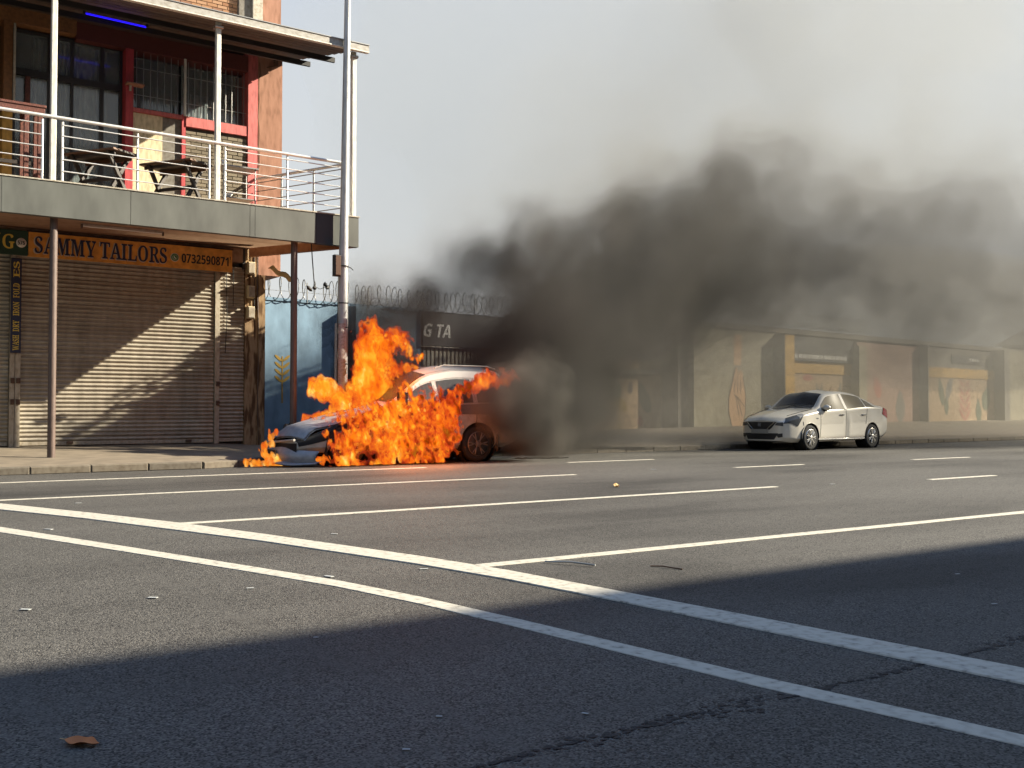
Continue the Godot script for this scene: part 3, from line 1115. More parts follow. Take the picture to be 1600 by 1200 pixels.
	for d in [[-0.28, 1.06, "white cup standing on the grey balcony table", 0.05, 0.09], [-0.2, 0.44, "white bowl on the lower shelf of the grey balcony table", 0.1, 0.06]]:
		var cup := put(self, "bowl", lathe_y([Vector2(0.001, 0), Vector2(d[3] * 0.6, 0), Vector2(d[3], d[4]), Vector2(d[3] * 0.92, d[4]), Vector2(d[3] * 0.5, 0.012), Vector2(0.001, 0.012)], 16), M.tube_white, Vector3(7.0 + d[0], 4.72 + d[1], -19.5))
		tag(cup, d[2], "bowl")
	# the torn sheet and the hanging wire
	var rag := SurfaceTool.new()
	rag.begin(Mesh.PRIMITIVE_TRIANGLES)
	rag.set_smooth_group(0)
	for i in 8:
		for k in 5:
			var g := []
			for c in [[i, k], [i, k + 1], [i + 1, k + 1], [i + 1, k]]:
				var u: float = c[0] / 8.0
				var v: float = c[1] / 5.0
				g.append(Vector3(u * 0.44, -0.02 - 0.10 * u - 0.16 * u * u + 0.03 * sin(u * 9 + v * 2), v * 0.32 - 0.05 * sin(u * 5)))
			quad(rag, g[0], g[3], g[2], g[1])
			var dz := Vector3(0, -0.012, 0)
			quad(rag, g[0] + dz, g[1] + dz, g[2] + dz, g[3] + dz)
	rag.generate_normals()
	var rg := put(self, "torn_sheet", rag.commit(), M.leaf_tan, Vector3(8.2, 4.06, -20.95))
	tag(rg, "torn brown metal sheet sticking out from the building corner", "metal sheet")
	var cb := thing("hanging_wire", "dark wire hanging from the balcony end with a tangled lump", "wire", Vector3(8.36, 3.42, -19.0))
	put(cb, "wire", tube_mesh([Vector3(-0.03, 1.05, 0), Vector3(0.0, 0.6, 0), Vector3(0.05, 0.05, 0)], 0.011, 6), M.black)
	for k in [[-0.06, 0.0, 0.16], [0.05, 0.02, 0.1], [0.33, 0.05, 0.13], [0.28, 0.1, 0.09]]:
		var lump := put(cb, "lump", lathe_y([Vector2(0.001, -0.04), Vector2(0.035, -0.02), Vector2(0.04, 0.015), Vector2(0.001, 0.04)], 8), M.black, Vector3(k[0], k[1], 0), Vector3(0.2, k[1] * 20, 1.1 + k[0] * 3), Vector3(1, k[2] * 14, 1))
	put(cb, "wire", tube_mesh([Vector3(0.05, 0.05, 0), Vector3(0.16, 0.0, 0.02), Vector3(0.3, 0.06, 0)], 0.006, 5), M.black)

func flat_prism(plan: PackedVector2Array, y0: float, y1: float) -> Mesh:
	# plan of (x, distance away from the camera) pulled up from y0 to y1
	var st := SurfaceTool.new()
	st.begin(Mesh.PRIMITIVE_TRIANGLES)
	var tri := Geometry2D.triangulate_polygon(plan)
	for i in range(0, tri.size(), 3):
		var p := []
		for k in 3:
			p.append(plan[tri[i + k]])
		if (p[1] - p[0]).cross(p[2] - p[0]) > 0:
			p.reverse()
		for v in p:
			st.add_vertex(Vector3(v.x, y1, -v.y))
		p.reverse()
		for v in p:
			st.add_vertex(Vector3(v.x, y0, -v.y))
	for i in plan.size():
		var a := plan[i]
		var c := plan[(i + 1) % plan.size()]
		quad(st, Vector3(a.x, y0, -a.y), Vector3(a.x, y1, -a.y), Vector3(c.x, y1, -c.y), Vector3(c.x, y0, -c.y))
	st.generate_normals()
	return st.commit()

func lathe_y(profile: Array, sides := 16) -> Mesh:
	# profile of (radius, y), from the bottom up
	var st := SurfaceTool.new()
	st.begin(Mesh.PRIMITIVE_TRIANGLES)
	st.set_smooth_group(0)
	for i in profile.size() - 1:
		for k in sides:
			var a := TAU * k / sides
			var c := TAU * (k + 1) / sides
			var p: Vector2 = profile[i]
			var q: Vector2 = profile[i + 1]
			quad(st, Vector3(cos(a) * p.x, p.y, sin(a) * p.x), Vector3(cos(c) * p.x, p.y, sin(c) * p.x), Vector3(cos(c) * q.x, q.y, sin(c) * q.x), Vector3(cos(a) * q.x, q.y, sin(a) * q.x))
	st.generate_normals()
	return st.commit()

func x_table(at: Vector3, label: String) -> void:
	var t := thing("wooden_table", label, "table", at, -1.0, "wooden tables on the balcony")
	for k in 4:
		put(t, "table_board", bevel_box(Vector3(1.2, 0.035, 0.155), 0.005), M.dark_wood if k < 3 else M.mid_wood, Vector3(0, 0.885, -0.24 + k * 0.16))
	put(t, "apron", bevel_box(Vector3(1.1, 0.09, 0.03), 0.004), M.mid_wood, Vector3(0, 0.82, -0.2))
	put(t, "apron", bevel_box(Vector3(1.1, 0.06, 0.03), 0.004), M.dark_wood, Vector3(0, 0.83, 0.22))
	for x in [-0.42, 0.42]:
		for s in [-1.0, 1.0]:
			put(t, "leg", bevel_box(Vector3(0.05, 1.05, 0.075), 0.005), M.dark_wood, Vector3(x + s * 0.026, 0.435, 0), Vector3(s * 0.58, 0, 0))
	put(t, "stretcher", bevel_box(Vector3(0.82, 0.06, 0.05), 0.004), M.dark_wood, Vector3(0, 0.44, 0))
	put(t, "foot_rest", bevel_box(Vector3(0.9, 0.03, 0.12), 0.005), M.dark_wood, Vector3(0, 0.2, 0))

func bricks(parent: Node, x0: float, x1: float, y0: float, y1: float, z: float, kind: String) -> void:
	# stretcher bond: each brick a piece of its own, a little proud of the mortar
	var bw := 0.222
	var bh := 0.076
	var rows := int((y1 - y0) / bh)
	for r in rows:
		var x := x0 - (bw / 2 if r % 2 else 0.0)
		while x < x1 - 0.02:
			var a := maxf(x, x0)
			var c := minf(x + bw, x1)
			if c - a > 0.04:
				var pr := rng.randf_range(0.0, 0.006)
				put(parent, "brick", bevel_box(Vector3(snappedf(c - a - 0.011, 0.01), bh - 0.011, 0.05), 0.004), M["%s_%d" % [kind, rng.randi() % 4]], Vector3((a + c) / 2, y0 + (r + 0.5) * bh, z - 0.012 + pr))
			x += bw

func upper_wall(b: Node3D) -> void:
	var z := -21.1
	# corner pier: painted strip and plaster, and the same above the canopy
	var pier := box(b, "pier", Vector3(8.005, 4.72, -22), Vector3(8.56, 8.72, z), M.orange_plaster)
	box(b, "pier", Vector3(7.79, 4.72, -22), Vector3(8.0, 8.70, z + 0.015), M.pink_paint)
	box(b, "pier", Vector3(8.10, 8.76, -22), Vector3(8.52, 12.5, z), M.orange_plaster)
	box(b, "pilaster", Vector3(7.88, 8.76, -22), Vector3(8.095, 12.5, z + 0.03), M.pale_stone)
	box(b, "wall", Vector3(7.60, 8.72, -22), Vector3(7.875, 12.5, z - 0.05), M.grey_block)
	# a crack and a bracket with loose wires on the pier
	var crack := []
	for k in 16:
		crack.append(Vector3(8.03 + 0.014 * sin(k * 1.9) + 0.012 * sin(k * 0.7 + 1.0), 8.5 - k * 0.2, z + 0.012))
	tube(pier_child(pier), "crack", shift(crack, -pier.position), 0.007, M.rust, 4)
	tube(pier, "loose_wire", shift([Vector3(8.2, 8.42, z + 0.01), Vector3(8.32, 8.46, z + 0.05), Vector3(8.42, 8.5, z + 0.02), Vector3(8.44, 8.62, z + 0.01)], -pier.position), 0.01, M.rust, 5)
	put(pier, "bracket", bevel_box(Vector3(0.09, 0.13, 0.06), 0.01), M.rust, Vector3(8.40, 8.56, z + 0.03) - pier.position)
	# brickwork above the canopy
	var bw := Node3D.new()
	bw.name = "brick_wall"
	b.add_child(bw, true)
	bricks(bw, 5.6, 7.6, 8.78, 10.3, -21.26, "brick")
	# lintels
	box(b, "lintel", Vector3(-8, 8.33, -21.6), Vector3(4.33, 8.6, z), M.brown_lintel)
	box(b, "lintel", Vector3(4.332, 8.25, -21.6), Vector3(7.785, 8.58, z - 0.004), M.dark_red)
	# left: brown post with a yellow lower part
	box(b, "jamb", Vector3(3.05, 6.62, -21.6), Vector3(3.2, 8.33, z), M.brown_lintel)
	box(b, "jamb", Vector3(3.04, 4.72, -21.6), Vector3(3.21, 6.615, z + 0.01), M.yellow_paint)
	tube(b, "drain_pipe", [Vector3(3.23, 6.6, z + 0.03), Vector3(3.23, 8.3, z + 0.03)], 0.022, M.pale_stone, 8)
	box(b, "jamb", Vector3(2.2, 4.72, -21.6), Vector3(2.4, 8.33, z), M.brown_lintel)
	# curtained window
	var w := box(b, "window", Vector3(3.22, 4.74, -21.9), Vector3(5.255, 4.80, -21.3), M.window_frame)
	var wo := w.position
	for e in [[3.22, 7.42, 5.255, 7.54], [3.22, 4.8, 3.29, 8.3], [3.86, 4.8, 3.93, 8.3], [4.28, 4.8, 4.33, 8.3], [4.83, 4.8, 4.90, 8.3], [5.2, 4.8, 5.255, 8.3], [3.29, 8.24, 5.2, 8.3]]:
		put(w, "frame", bevel_box(Vector3(e[2] - e[0], e[3] - e[1], 0.07), 0.0), M.window_frame, Vector3((e[0] + e[2]) / 2, (e[1] + e[3]) / 2, -21.36 - 0.002 * e[0]) - wo)
	put(w, "frame", bevel_box(Vector3(0.09, 2.6, 0.05), 0.0), M.red_wood, Vector3(3.5, 6.1, -21.31) - wo)
	for e in [[3.29, 3.86], [3.93, 4.28], [4.33, 4.83], [4.90, 5.2]]:
		for v in [[4.8, 7.42], [7.54, 8.24]]:
			put(w, "pane", bevel_box(Vector3(e[1] - e[0], v[1] - v[0], 0.006), 0.0), pane_clear(), Vector3((e[0] + e[1]) / 2, (v[0] + v[1]) / 2, -21.385) - wo)
	for cu in [[3.6, 4.26, 0.65], [4.3, 5.0, 1.0]]:
		put(w, "curtain", curtain(cu[1] - cu[0], 2.6, 8), M.curtain, Vector3(cu[0], 4.82, -21.5) - wo)
		put(w, "curtain", curtain(cu[1] - cu[0], 0.72, 6), M.curtain, Vector3(cu[0], 7.52, -21.53) - wo)
	# red piers
	box(b, "pier", Vector3(5.262, 4.72, -21.6), Vector3(5.41, 8.25, z + 0.01), M.red_paint)
	box(b, "pier", Vector3(6.385, 4.72, -21.6), Vector3(6.46, 7.1, z + 0.01), M.red_paint)
	tube(b, "drain_pipe", [Vector3(6.43, 7.06, z + 0.05), Vector3(6.43, 8.24, z + 0.05)], 0.028, M.white_post, 8)
	var wl := thing("wall_lamp", "small dusty shelf lamp on the red pier beside the barred window", "lamp", Vector3(5.42, 7.52, z + 0.06))
	put(wl, "shade", bevel_box(Vector3(0.34, 0.035, 0.2), 0.01), M.orange_plaster, Vector3.ZERO)
	put(wl, "arm", bevel_box(Vector3(0.04, 0.12, 0.05), 0.006), M.pale_stone, Vector3(-0.08, -0.07, -0.02))
	# barred windows
	for v in [[5.412, 6.383, 7.08], [6.462, 7.785, 7.07]]:
		var f := box(b, "window", Vector3(v[0], v[2], -21.62), Vector3(v[1], v[2] + 0.04, -21.2), M.window_frame)
		var fo := f.position
		put(f, "pane", bevel_box(Vector3(v[1] - v[0], 8.2 - v[2], 0.006), 0.0), pane_clear(), Vector3((v[0] + v[1]) / 2, (8.2 + v[2]) / 2 + 0.03, -21.45) - fo)
		put(f, "curtain", curtain(v[1] - v[0] - 0.3, 0.55, 7), M.curtain, Vector3(v[0] + 0.04, v[2] + 0.06, -21.52) - fo)
		var n := int((v[1] - v[0]) / 0.125)
		for k in n:
			put(f, "bar", tube_mesh([Vector3(0, 0, 0), Vector3(0, 1.14, 0)], 0.009, 5), M.steel_dull, Vector3(v[0] + (k + 0.6) * (v[1] - v[0]) / n, v[2] + 0.03, -21.2) - fo)
		for y in [0.3, 0.85]:
			put(f, "bar", tube_mesh([Vector3(v[0], 0, 0), Vector3(v[1], 0, 0)], 0.008, 5), M.steel_dull, Vector3(0, v[2] + y, -21.212) - fo)
	# below them: cream panel, block wall, sill, brickwork
	box(b, "sill", Vector3(5.412, 6.995, -21.6), Vector3(6.383, 7.075, z + 0.02), M.pink_paint)
	box(b, "panel", Vector3(5.412, 4.72, -21.6), Vector3(6.0, 6.99, z - 0.03), M.cream_panel)
	box(b, "wall", Vector3(6.003, 4.72, -21.6), Vector3(6.383, 6.99, z - 0.05), M.grey_block)
	box(b, "sill", Vector3(6.462, 6.86, -21.6), Vector3(7.12, 7.065, z + 0.03), M.pink_paint)
	box(b, "sill", Vector3(7.123, 6.86, -21.6), Vector3(7.785, 7.065, z), M.pink_paint)
	box(b, "wall", Vector3(6.462, 4.72, -21.6), Vector3(7.785, 6.855, z - 0.06), M.mortar)
	var lb := Node3D.new()
	lb.name = "brick_wall"
	b.add_child(lb, true)
	bricks(lb, 6.47, 7.78, 4.74, 6.85, z - 0.05, "dull_brick")

func pier_child(p: Node3D) -> Node3D:
	return p

func shift(pts: Array, by: Vector3) -> Array:
	var out := []
	for p in pts:
		out.append(p + by)
	return out

var clear_pane: StandardMaterial3D
func pane_clear() -> StandardMaterial3D:
	if clear_pane == null:
		clear_pane = StandardMaterial3D.new()
		clear_pane.resource_name = "pane_clear"
		clear_pane.transparency = BaseMaterial3D.TRANSPARENCY_ALPHA
		clear_pane.albedo_color = Color(0.55, 0.6, 0.6, 0.3)
		clear_pane.roughness = 0.05
	return clear_pane

func curtain(w: float, h: float, folds: int) -> Mesh:
	var st := SurfaceTool.new()
	st.begin(Mesh.PRIMITIVE_TRIANGLES)
	st.set_smooth_group(0)
	var n := folds * 8
	for i in n:
		var g := []
		for k in [i, i + 1]:
			var u := float(k) / n
			var z := 0.05 * sin(u * folds * TAU + 1.5 * sin(u * 7)) * (0.6 + 0.4 * sin(u * 11))
			g.append(Vector2(u * w, z))
		quad(st, Vector3(g[0].x, 0, g[0].y), Vector3(g[0].x, h, g[0].y * 0.8), Vector3(g[1].x, h, g[1].y * 0.8), Vector3(g[1].x, 0, g[1].y))
	st.generate_normals()
	return st.commit()

func slat_mesh(w: float) -> Mesh:
	# one curved steel slat of a roller shutter, 81 mm high
	var st := SurfaceTool.new()
	st.begin(Mesh.PRIMITIVE_TRIANGLES)
	st.set_smooth_group(0)
	var prof := [Vector2(0.0, 0.0), Vector2(0.016, 0.001), Vector2(0.026, 0.020), Vector2(0.040, 0.032), Vector2(0.056, 0.033), Vector2(0.070, 0.022), Vector2(0.081, 0.0)]
	for i in prof.size() - 1:
		var p: Vector2 = prof[i]
		var q: Vector2 = prof[i + 1]
		quad(st, Vector3(0, p.x, p.y), Vector3(0, q.x, q.y), Vector3(w, q.x, q.y), Vector3(w, p.x, p.y))
	st.generate_normals()
	return st.commit()

func shutter(b: Node3D, x0: float, x1: float, z: float, y0: float, y1: float, handle: bool) -> void:
	var s := Node3D.new()
	s.name = "roller_shutter"
	b.add_child(s, true)
	s.position = Vector3(x0, y0, z)
	put(s, "bottom_bar", bevel_box(Vector3(x1 - x0, 0.07, 0.05), 0.008), M.shutter_frame, Vector3((x1 - x0) / 2, 0.035, 0.0))
	var m := slat_mesh(x1 - x0)
	var n := int((y1 - y0 - 0.07) / 0.081)
	for k in n:
		var o := put(s, "slat", m, M[["shutter_metal", "shutter_metal", "shutter_metal_b", "shutter_metal_c"][rng.randi() % 4]], Vector3(0, 0.07 + k * 0.081, rng.randf_range(-0.002, 0.002)))
		o.rotation.z = rng.randf_range(-0.0008, 0.0008)
		o.rotation.x = rng.randf_range(-0.05, 0.05)
	if handle:
		put(s, "lock", bevel_box(Vector3(0.12, 0.05, 0.03), 0.005), M.rust, Vector3((x1 - x0) * 0.24, 0.05, 0.04))
		put(s, "lock", bevel_box(Vector3(0.12, 0.05, 0.03), 0.005), M.rust, Vector3((x1 - x0) * 0.86, 0.05, 0.04))

func shop_front(b: Node3D) -> void:
	shutter(b, 3.415, 7.115, -21.2, 0.32, 4.2, true)
	shutter(b, -0.4, 3.21, -21.2, 0.32, 4.2, false)
	shutter(b, 7.235, 7.76, -21.2, 0.335, 4.1, false)
	# guide rails between the shutters
	for g in [[3.22, 3.303, -21.10], [3.313, 3.405, -21.105], [7.125, 7.225, -21.13]]:
		var p := box(b, "guide_rail", Vector3(g[0], 0.30, -21.3), Vector3(g[1], 4.2, g[2]), M.shutter_frame)
		for y in [1.55, 1.15]:
			put(p, "hasp", bevel_box(Vector3(0.07, 0.1, 0.03), 0.005), M.rust, Vector3(0.01, y - 2.25, 0.11))
	tube(b, "cable", [Vector3(7.36, 4.0, -21.15), Vector3(7.38, 3.0, -21.14), Vector3(7.35, 2.2, -21.15)], 0.008, M.black, 4)
	tube(b, "cable", [Vector3(7.52, 4.0, -21.15), Vector3(7.51, 3.2, -21.14)], 0.008, M.black, 4)
	box(b, "lintel", Vector3(-8, 4.14, -21.655), Vector3(7.7, 4.44, -21.1), M.soffit)
	# the weathered pier at the corner
	var pier := box(b, "pier", Vector3(7.77, 0.0, -22), Vector3(8.05, 4.715, -21.14), M.peeling_plaster)
	box(b, "pier", Vector3(8.055, 0.0, -22), Vector3(8.2, 3.9, -21.1), M.peeling_plaster)
	box(b, "pier", Vector3(8.055, 3.905, -22), Vector3(8.55, 4.715, -21.12), M.orange_plaster)
	box(b, "pier", Vector3(8.203, 0.0, -22), Vector3(8.36, 3.9, -21.5), M.grey_block)
	box(b, "pier", Vector3(7.705, 4.0, -21.65), Vector3(7.765, 4.44, -21.12), M.black)
	for y in [4.03, 3.52, 3.08]:
		var bx := put(b, "meter_box", bevel_box(Vector3(0.15, 0.26, 0.12), 0.012), M.cream_panel, Vector3(7.87, y, -21.08))
		put(bx, "lid", bevel_box(Vector3(0.13, 0.22, 0.012), 0.004), M.shutter_frame, Vector3(0, 0, 0.067))
	tube(b, "cable", [Vector3(8.03, 4.4, -21.1), Vector3(8.02, 3.6, -21.1), Vector3(8.07, 2.6, -21.11), Vector3(8.05, 1.2, -21.11), Vector3(8.07, 0.35, -21.11)], 0.013, M.brown_post, 5)
	tube(b, "cable", [Vector3(7.95, 4.4, -21.1), Vector3(7.96, 3.1, -21.1)], 0.01, M.black, 5)
	# signs
	var s := thing("shop_sign", "long orange sign board lettered SAMMY TAILORS above the roller shutter", "sign", Vector3(5.46, 4.13, -21.02))
	put(s, "board", bevel_box(Vector3(3.95, 0.47, 0.04), 0.006), M.orange_board, Vector3(0, 0, 0))
	put(s, "frame", bevel_box(Vector3(3.99, 0.02, 0.06), 0.004), M.black, Vector3(0, 0.246, 0))
	put(s, "board", bevel_box(Vector3(1.29, 0.466, 0.012), 0.003), M.orange_board, Vector3(1.325, -0.001, 0.0265))
	for w in [["SAMMY", 3.66, 4.76], ["TAILORS", 4.84, 6.13]]:
		var c: float = (w[1] + w[2]) / 2 - 5.515
		var wd: float = w[2] - w[1]
		text(s, "lettering", w[0], ["Droid Serif"], 700, M.letter_edge, Vector3(c - 0.012, -0.008, 0.022), wd + 0.02, 0.335, 0.008)
		text(s, "lettering", w[0], ["Droid Serif"], 700, M.navy, Vector3(c, 0, 0.027), wd, 0.32, 0.012)
	put(s, "logo", lathe_mesh([Vector2(0.001, 0.004), Vector2(0.088, 0.004), Vector2(0.09, 0.0)], 24), M.letter_edge, Vector3(0.77, -0.02, 0.034))
	put(s, "logo", lathe_mesh([Vector2(0.001, 0.004), Vector2(0.072, 0.004), Vector2(0.074, 0.0)], 24), M.sign_green, Vector3(0.77, -0.02, 0.038))
	put(s, "logo", lathe_mesh([Vector2(0.001, 0.004), Vector2(0.05, 0.004), Vector2(0.052, 0.0)], 20), M.letter_edge, Vector3(0.77, -0.02, 0.042))
	put(s, "logo", lathe_mesh([Vector2(0.001, 0.004), Vector2(0.043, 0.004), Vector2(0.045, 0.0)], 20), M.sign_green, Vector3(0.77, -0.02, 0.046))
	put(s, "logo", tube_mesh([Vector3(-0.018, 0.022, 0), Vector3(-0.014, -0.002, 0), Vector3(0.004, -0.018, 0), Vector3(0.022, -0.02, 0)], 0.009, 6), M.letter_white, Vector3(0.77, -0.02, 0.052))
	text(s, "lettering", "0732590871", ["Droid Sans"], 700, M.black, Vector3(1.40, -0.02, 0.036), 0.98, 0.185, 0.008)
	text(s, "lettering", "'", ["Droid Sans"], 700, M.black, Vector3(1.925, 0.06, 0.036), 0.016, 0.06, 0.008)
	var g := thing("shop_sign", "dark green sign board with a yellow letter G and a white 575 oval", "sign", Vector3(2.575, 4.14, -21.02))
	put(g, "board", bevel_box(Vector3(1.86, 0.47, 0.04), 0.006), M.green_board)
	text(g, "lettering", "G", ["Droid Serif"], 700, M.letter_yellow, Vector3(0.58, 0.01, 0.024), 0.2, 0.27, 0.012)
	text(g, "lettering", "N", ["Droid Serif"], 700, M.letter_yellow, Vector3(0.33, 0.02, 0.024), 0.22, 0.27, 0.012)
	put(g, "oval", lathe_mesh([Vector2(0.001, 0.004), Vector2(0.088, 0.004), Vector2(0.09, 0.0)], 24), M.letter_white, Vector3(0.80, 0.0, 0.021))
	text(g, "lettering", "575", ["Droid Sans"], 700, M.black, Vector3(0.80, 0.0, 0.028), 0.125, 0.075, 0.006)
	var v := thing("shop_sign", "narrow upright dark blue sign with yellow sideways words WASH DRY IRON FOLD", "sign", Vector3(3.31, 2.96, -21.07))
	put(v, "board", bevel_box(Vector3(0.18, 1.78, 0.025), 0.004), M.navy)
	for w in [["WASH", -0.70, 0.29], ["DRY", -0.385, 0.21], ["IRON", -0.06, 0.26], ["FOLD", 0.28, 0.27], ["ES", 0.68, 0.3]]:
		text(v, "lettering", w[0], ["Droid Serif"], 700, M.letter_yellow, Vector3(0, w[1], 0.014), w[2], 0.105, 0.006, Vector3(0, 0, PI / 2))

# ------------------------------------------------------------------ walls and shops along the street
const WALL_TURN := 0.1076

func boundary_wall() -> void:
	var w := thing("boundary_wall", "light blue boundary wall with a yellow leaf drawing beside the corner building", "wall", Vector3(9, 0, -23.77), WALL_TURN)
	box(w, "wall", Vector3(-2.2, 0, -0.3), Vector3(4.9, 3.68, 0.0), M.blue_wall)
	box(w, "coping", Vector3(-2.2, 3.685, -0.33), Vector3(4.9, 3.76, 0.03), M.blue_wall)
	var p := box(w, "pier", Vector3(2.55, 0, 0.003), Vector3(3.3, 3.66, 0.45), M.blue_wall)
	# the painted leaf: a stem with four pairs of leaflets
	var d := Node3D.new()
	d.name = "drawing"
	w.add_child(d, true)
	d.position = Vector3(0.72, 1.25, 0.0)
	put(d, "stem", bevel_box(Vector3(0.035, 1.15, 0.006), 0.0), M.ochre_paint, Vector3(0, 0.5, 0.004))
	for k in 4:
		for s in [-1.0, 1.0]:
			put(d, "leaflet", prism_mesh(ellipse(Vector2(0, 0), 0.035, 0.12, s * -0.9), 0, 0.006), M.ochre_paint, Vector3(s * 0.11, 0.52 + k * 0.17, 0.003))
	razor_wire(Vector3(8.6, 3.98, -23.7), Vector3(17.5, 4.02, -24.65), 0.28, "coil of razor wire along the blue boundary wall")
	# the dark shop board half hidden by smoke
	var s := thing("shop_sign", "black sign board with white slanted letters half hidden by smoke", "sign", Vector3(9, 0, -23.77), WALL_TURN)
	s.position += Vector3(4.9 * cos(WALL_TURN), 2.77, -4.9 * sin(WALL_TURN))
	put(s, "board", bevel_box(Vector3(4.0, 0.95, 0.1), 0.01), M.dark_board, Vector3(2.0, 0.47, 0.05))
	var t := text(s, "lettering", "G TA", ["Droid Sans"], 700, M.letter_white, Vector3(0.5, 0.42, 0.106), 0.95, 0.36, 0.01)
	t.transform.basis.y += t.transform.basis.x.normalized() * t.transform.basis.y.length() * 0.22

func razor_wire(a: Vector3, b: Vector3, r: float, label: String) -> void:
	var o := thing("razor_wire", label, "razor wire", a)
	var dir := b - a
	var n := int(dir.length() / 0.24)
	var pts := []
	var per := 14
	for i in n * per:
		var t := float(i) / (n * per)
		var g := TAU * i / per
		var rr := r * (1 + 0.12 * sin(i * 0.37))
		pts.append(dir * t + Vector3(0.05 * sin(i * 0.11), sin(g) * rr, cos(g) * rr * 0.75))
	put(o, "coil", tube_mesh(pts, 0.012, 4), M.wire)
	tube(o, "strand", [Vector3(0, -0.05, 0), dir + Vector3(0, -0.05, 0)], 0.006, M.wire, 4)
	var steps := int(dir.length() / 2.2) + 1
	for k in steps:
		var q := dir * (k / float(steps))
		tube(o, "stay", [q + Vector3(0, -0.32, 0), q + Vector3(0, 0.2, 0)], 0.015, M.wire, 5)

func mural_shops() -> void:
	var w := thing("shop_row", "low row of painted shopfronts behind the smoke with plant and hand murals", "building", Vector3(9, 0, -23.77), WALL_TURN)
	var top := 3.95
	box(w, "wall", Vector3(4.9, 0, -9), Vector3(95, 3.7, -1.3), M.mural_grey)
	box(w, "parapet", Vector3(10.0, 3.96, -1.29), Vector3(95, 4.15, 0.06), M.mural_grey)
	# shopfront under the dark board
	box(w, "wall", Vector3(4.92, 0, -1.28), Vector3(9.0, 2.75, -0.1), M.mural_grey)
	for k in 26:
		put(w, "shutter_slat", bevel_box(Vector3(0.10, 2.7, 0.05), 0.012), M.pale_stone, Vector3(5.05 + k * 0.14, 1.38, -0.06))
	box(w, "pier", Vector3(9.0, 0, -1.28), Vector3(10.0, top, 0.3), M.mural_grey)
	# recessed panel with plants
	box(w, "wall", Vector3(10.0, 0, -1.28), Vector3(16.0, 2.25, -1.0), M.mural_beige)
	box(w, "ledge", Vector3(10.0, 2.26, -1.28), Vector3(16.0, 2.42, -0.8), M.mural_grey)
	box(w, "wall", Vector3(10.0, 2.43, -1.28), Vector3(16.0, 2.75, -0.98), M.mural_beige)
	box(w, "board", Vector3(10.0, 2.76, -1.28), Vector3(16.0, top, -0.9), M.dark_board)
	box(w, "jamb", Vector3(16.0, 0, -1.28), Vector3(16.55, top, -0.25), M.mural_grey)
	# pale wall with the hand
	box(w, "wall", Vector3(16.55, 0, -1.28), Vector3(21.3, top, 0.0), M.mural_pale)
	# yellow-fronted pier and shopfront
	box(w, "pier", Vector3(21.303, 0, -1.28), Vector3(21.9, top - 0.1, 0.5), M.mural_yellow)
	box(w, "pier", Vector3(21.26, 0.0, -0.5), Vector3(21.3, top - 0.12, 0.492), M.mural_grey)  # thin grey skin that paints in the shade on the pier's left side
	box(w, "board", Vector3(21.905, 2.93, -1.28), Vector3(26.4, 3.85, 0.3), M.dark_board)
	box(w, "wall", Vector3(21.905, 2.45, -1.28), Vector3(26.4, 2.92, 0.2), M.mural_yellow)
	box(w, "wall", Vector3(21.905, 0, -1.28), Vector3(26.4, 2.445, 0.16), M.mural_beige)
	box(w, "pier", Vector3(26.405, 0, -1.28), Vector3(27.0, top - 0.3, 0.55), M.mural_pale)
	for k in 13:
		put(w, "lettering", bevel_box(Vector3(0.18 + 0.05 * (k % 3), 0.15, 0.01), 0.0), M.letter_white, Vector3(22.3 + k * 0.29, 3.10, 0.307))
	box(w, "wall", Vector3(27.0, 0, -1.28), Vector3(32.2, top - 0.1, 0.1), M.mural_pink)
	box(w, "pier", Vector3(32.2, 0, -1.28), Vector3(32.3, top, 0.5), M.mural_grey)
	box(w, "wall", Vector3(32.303, 0, -1.28), Vector3(38.9, 2.5, 0.45), M.mural_beige)
	box(w, "wall", Vector3(32.303, 2.505, -1.28), Vector3(38.9, 2.95, 0.48), M.mural_yellow)
	box(w, "wall", Vector3(32.303, 2.955, -1.28), Vector3(38.9, top - 0.1, 0.4), M.mural_grey)
	box(w, "board", Vector3(34.6, 3.2, 0.403), Vector3(37.6, 3.6, 0.44), M.dark_board)
	for k in 4:
		put(w, "lettering", bevel_box(Vector3(0.16, 0.14, 0.01), 0.0), M.letter_white, Vector3(36.4 + k * 0.26, 3.4, 0.446))
	box(w, "pier", Vector3(38.905, 0, -1.28), Vector3(39.5, top, 0.95), M.mural_grey)
	box(w, "wall", Vector3(39.505, 0, -1.28), Vector3(43.2, top, 0.9), M.mural_pale)
	box(w, "wall", Vector3(43.205, 0, -1.28), Vector3(46.0, 2.2, 0.8), M.mural_yellow)
	box(w, "wall", Vector3(43.205, 2.205, -1.28), Vector3(60.0, top, 0.78), M.mural_grey)
	box(w, "wall", Vector3(46.005, 0, -1.28), Vector3(60.0, 2.2, 0.75), M.mural_pink)
	box(w, "wall", Vector3(60.005, 0, -1.28), Vector3(95.0, top, 1.3), M.mural_grey)

	# murals: flat paint, a few millimetres proud
	var hand := Node3D.new()
	hand.name = "hand_mural"
	w.add_child(hand, true)
	hand.position = Vector3(19.0, 0.35, 0.0)
	put(hand, "hand", prism_mesh(PackedVector2Array([Vector2(-0.30, 0), Vector2(0.30, 0), Vector2(0.5, 0.7), Vector2(0.52, 1.2), Vector2(0.4, 1.6), Vector2(0.36, 2.0), Vector2(0.22, 2.15), Vector2(0.1, 2.0), Vector2(0.0, 2.25), Vector2(-0.12, 2.1), Vector2(-0.22, 1.9), Vector2(-0.34, 1.5), Vector2(-0.5, 1.1), Vector2(-0.48, 0.6)]), 0.0, 0.005), M.mural_skin)
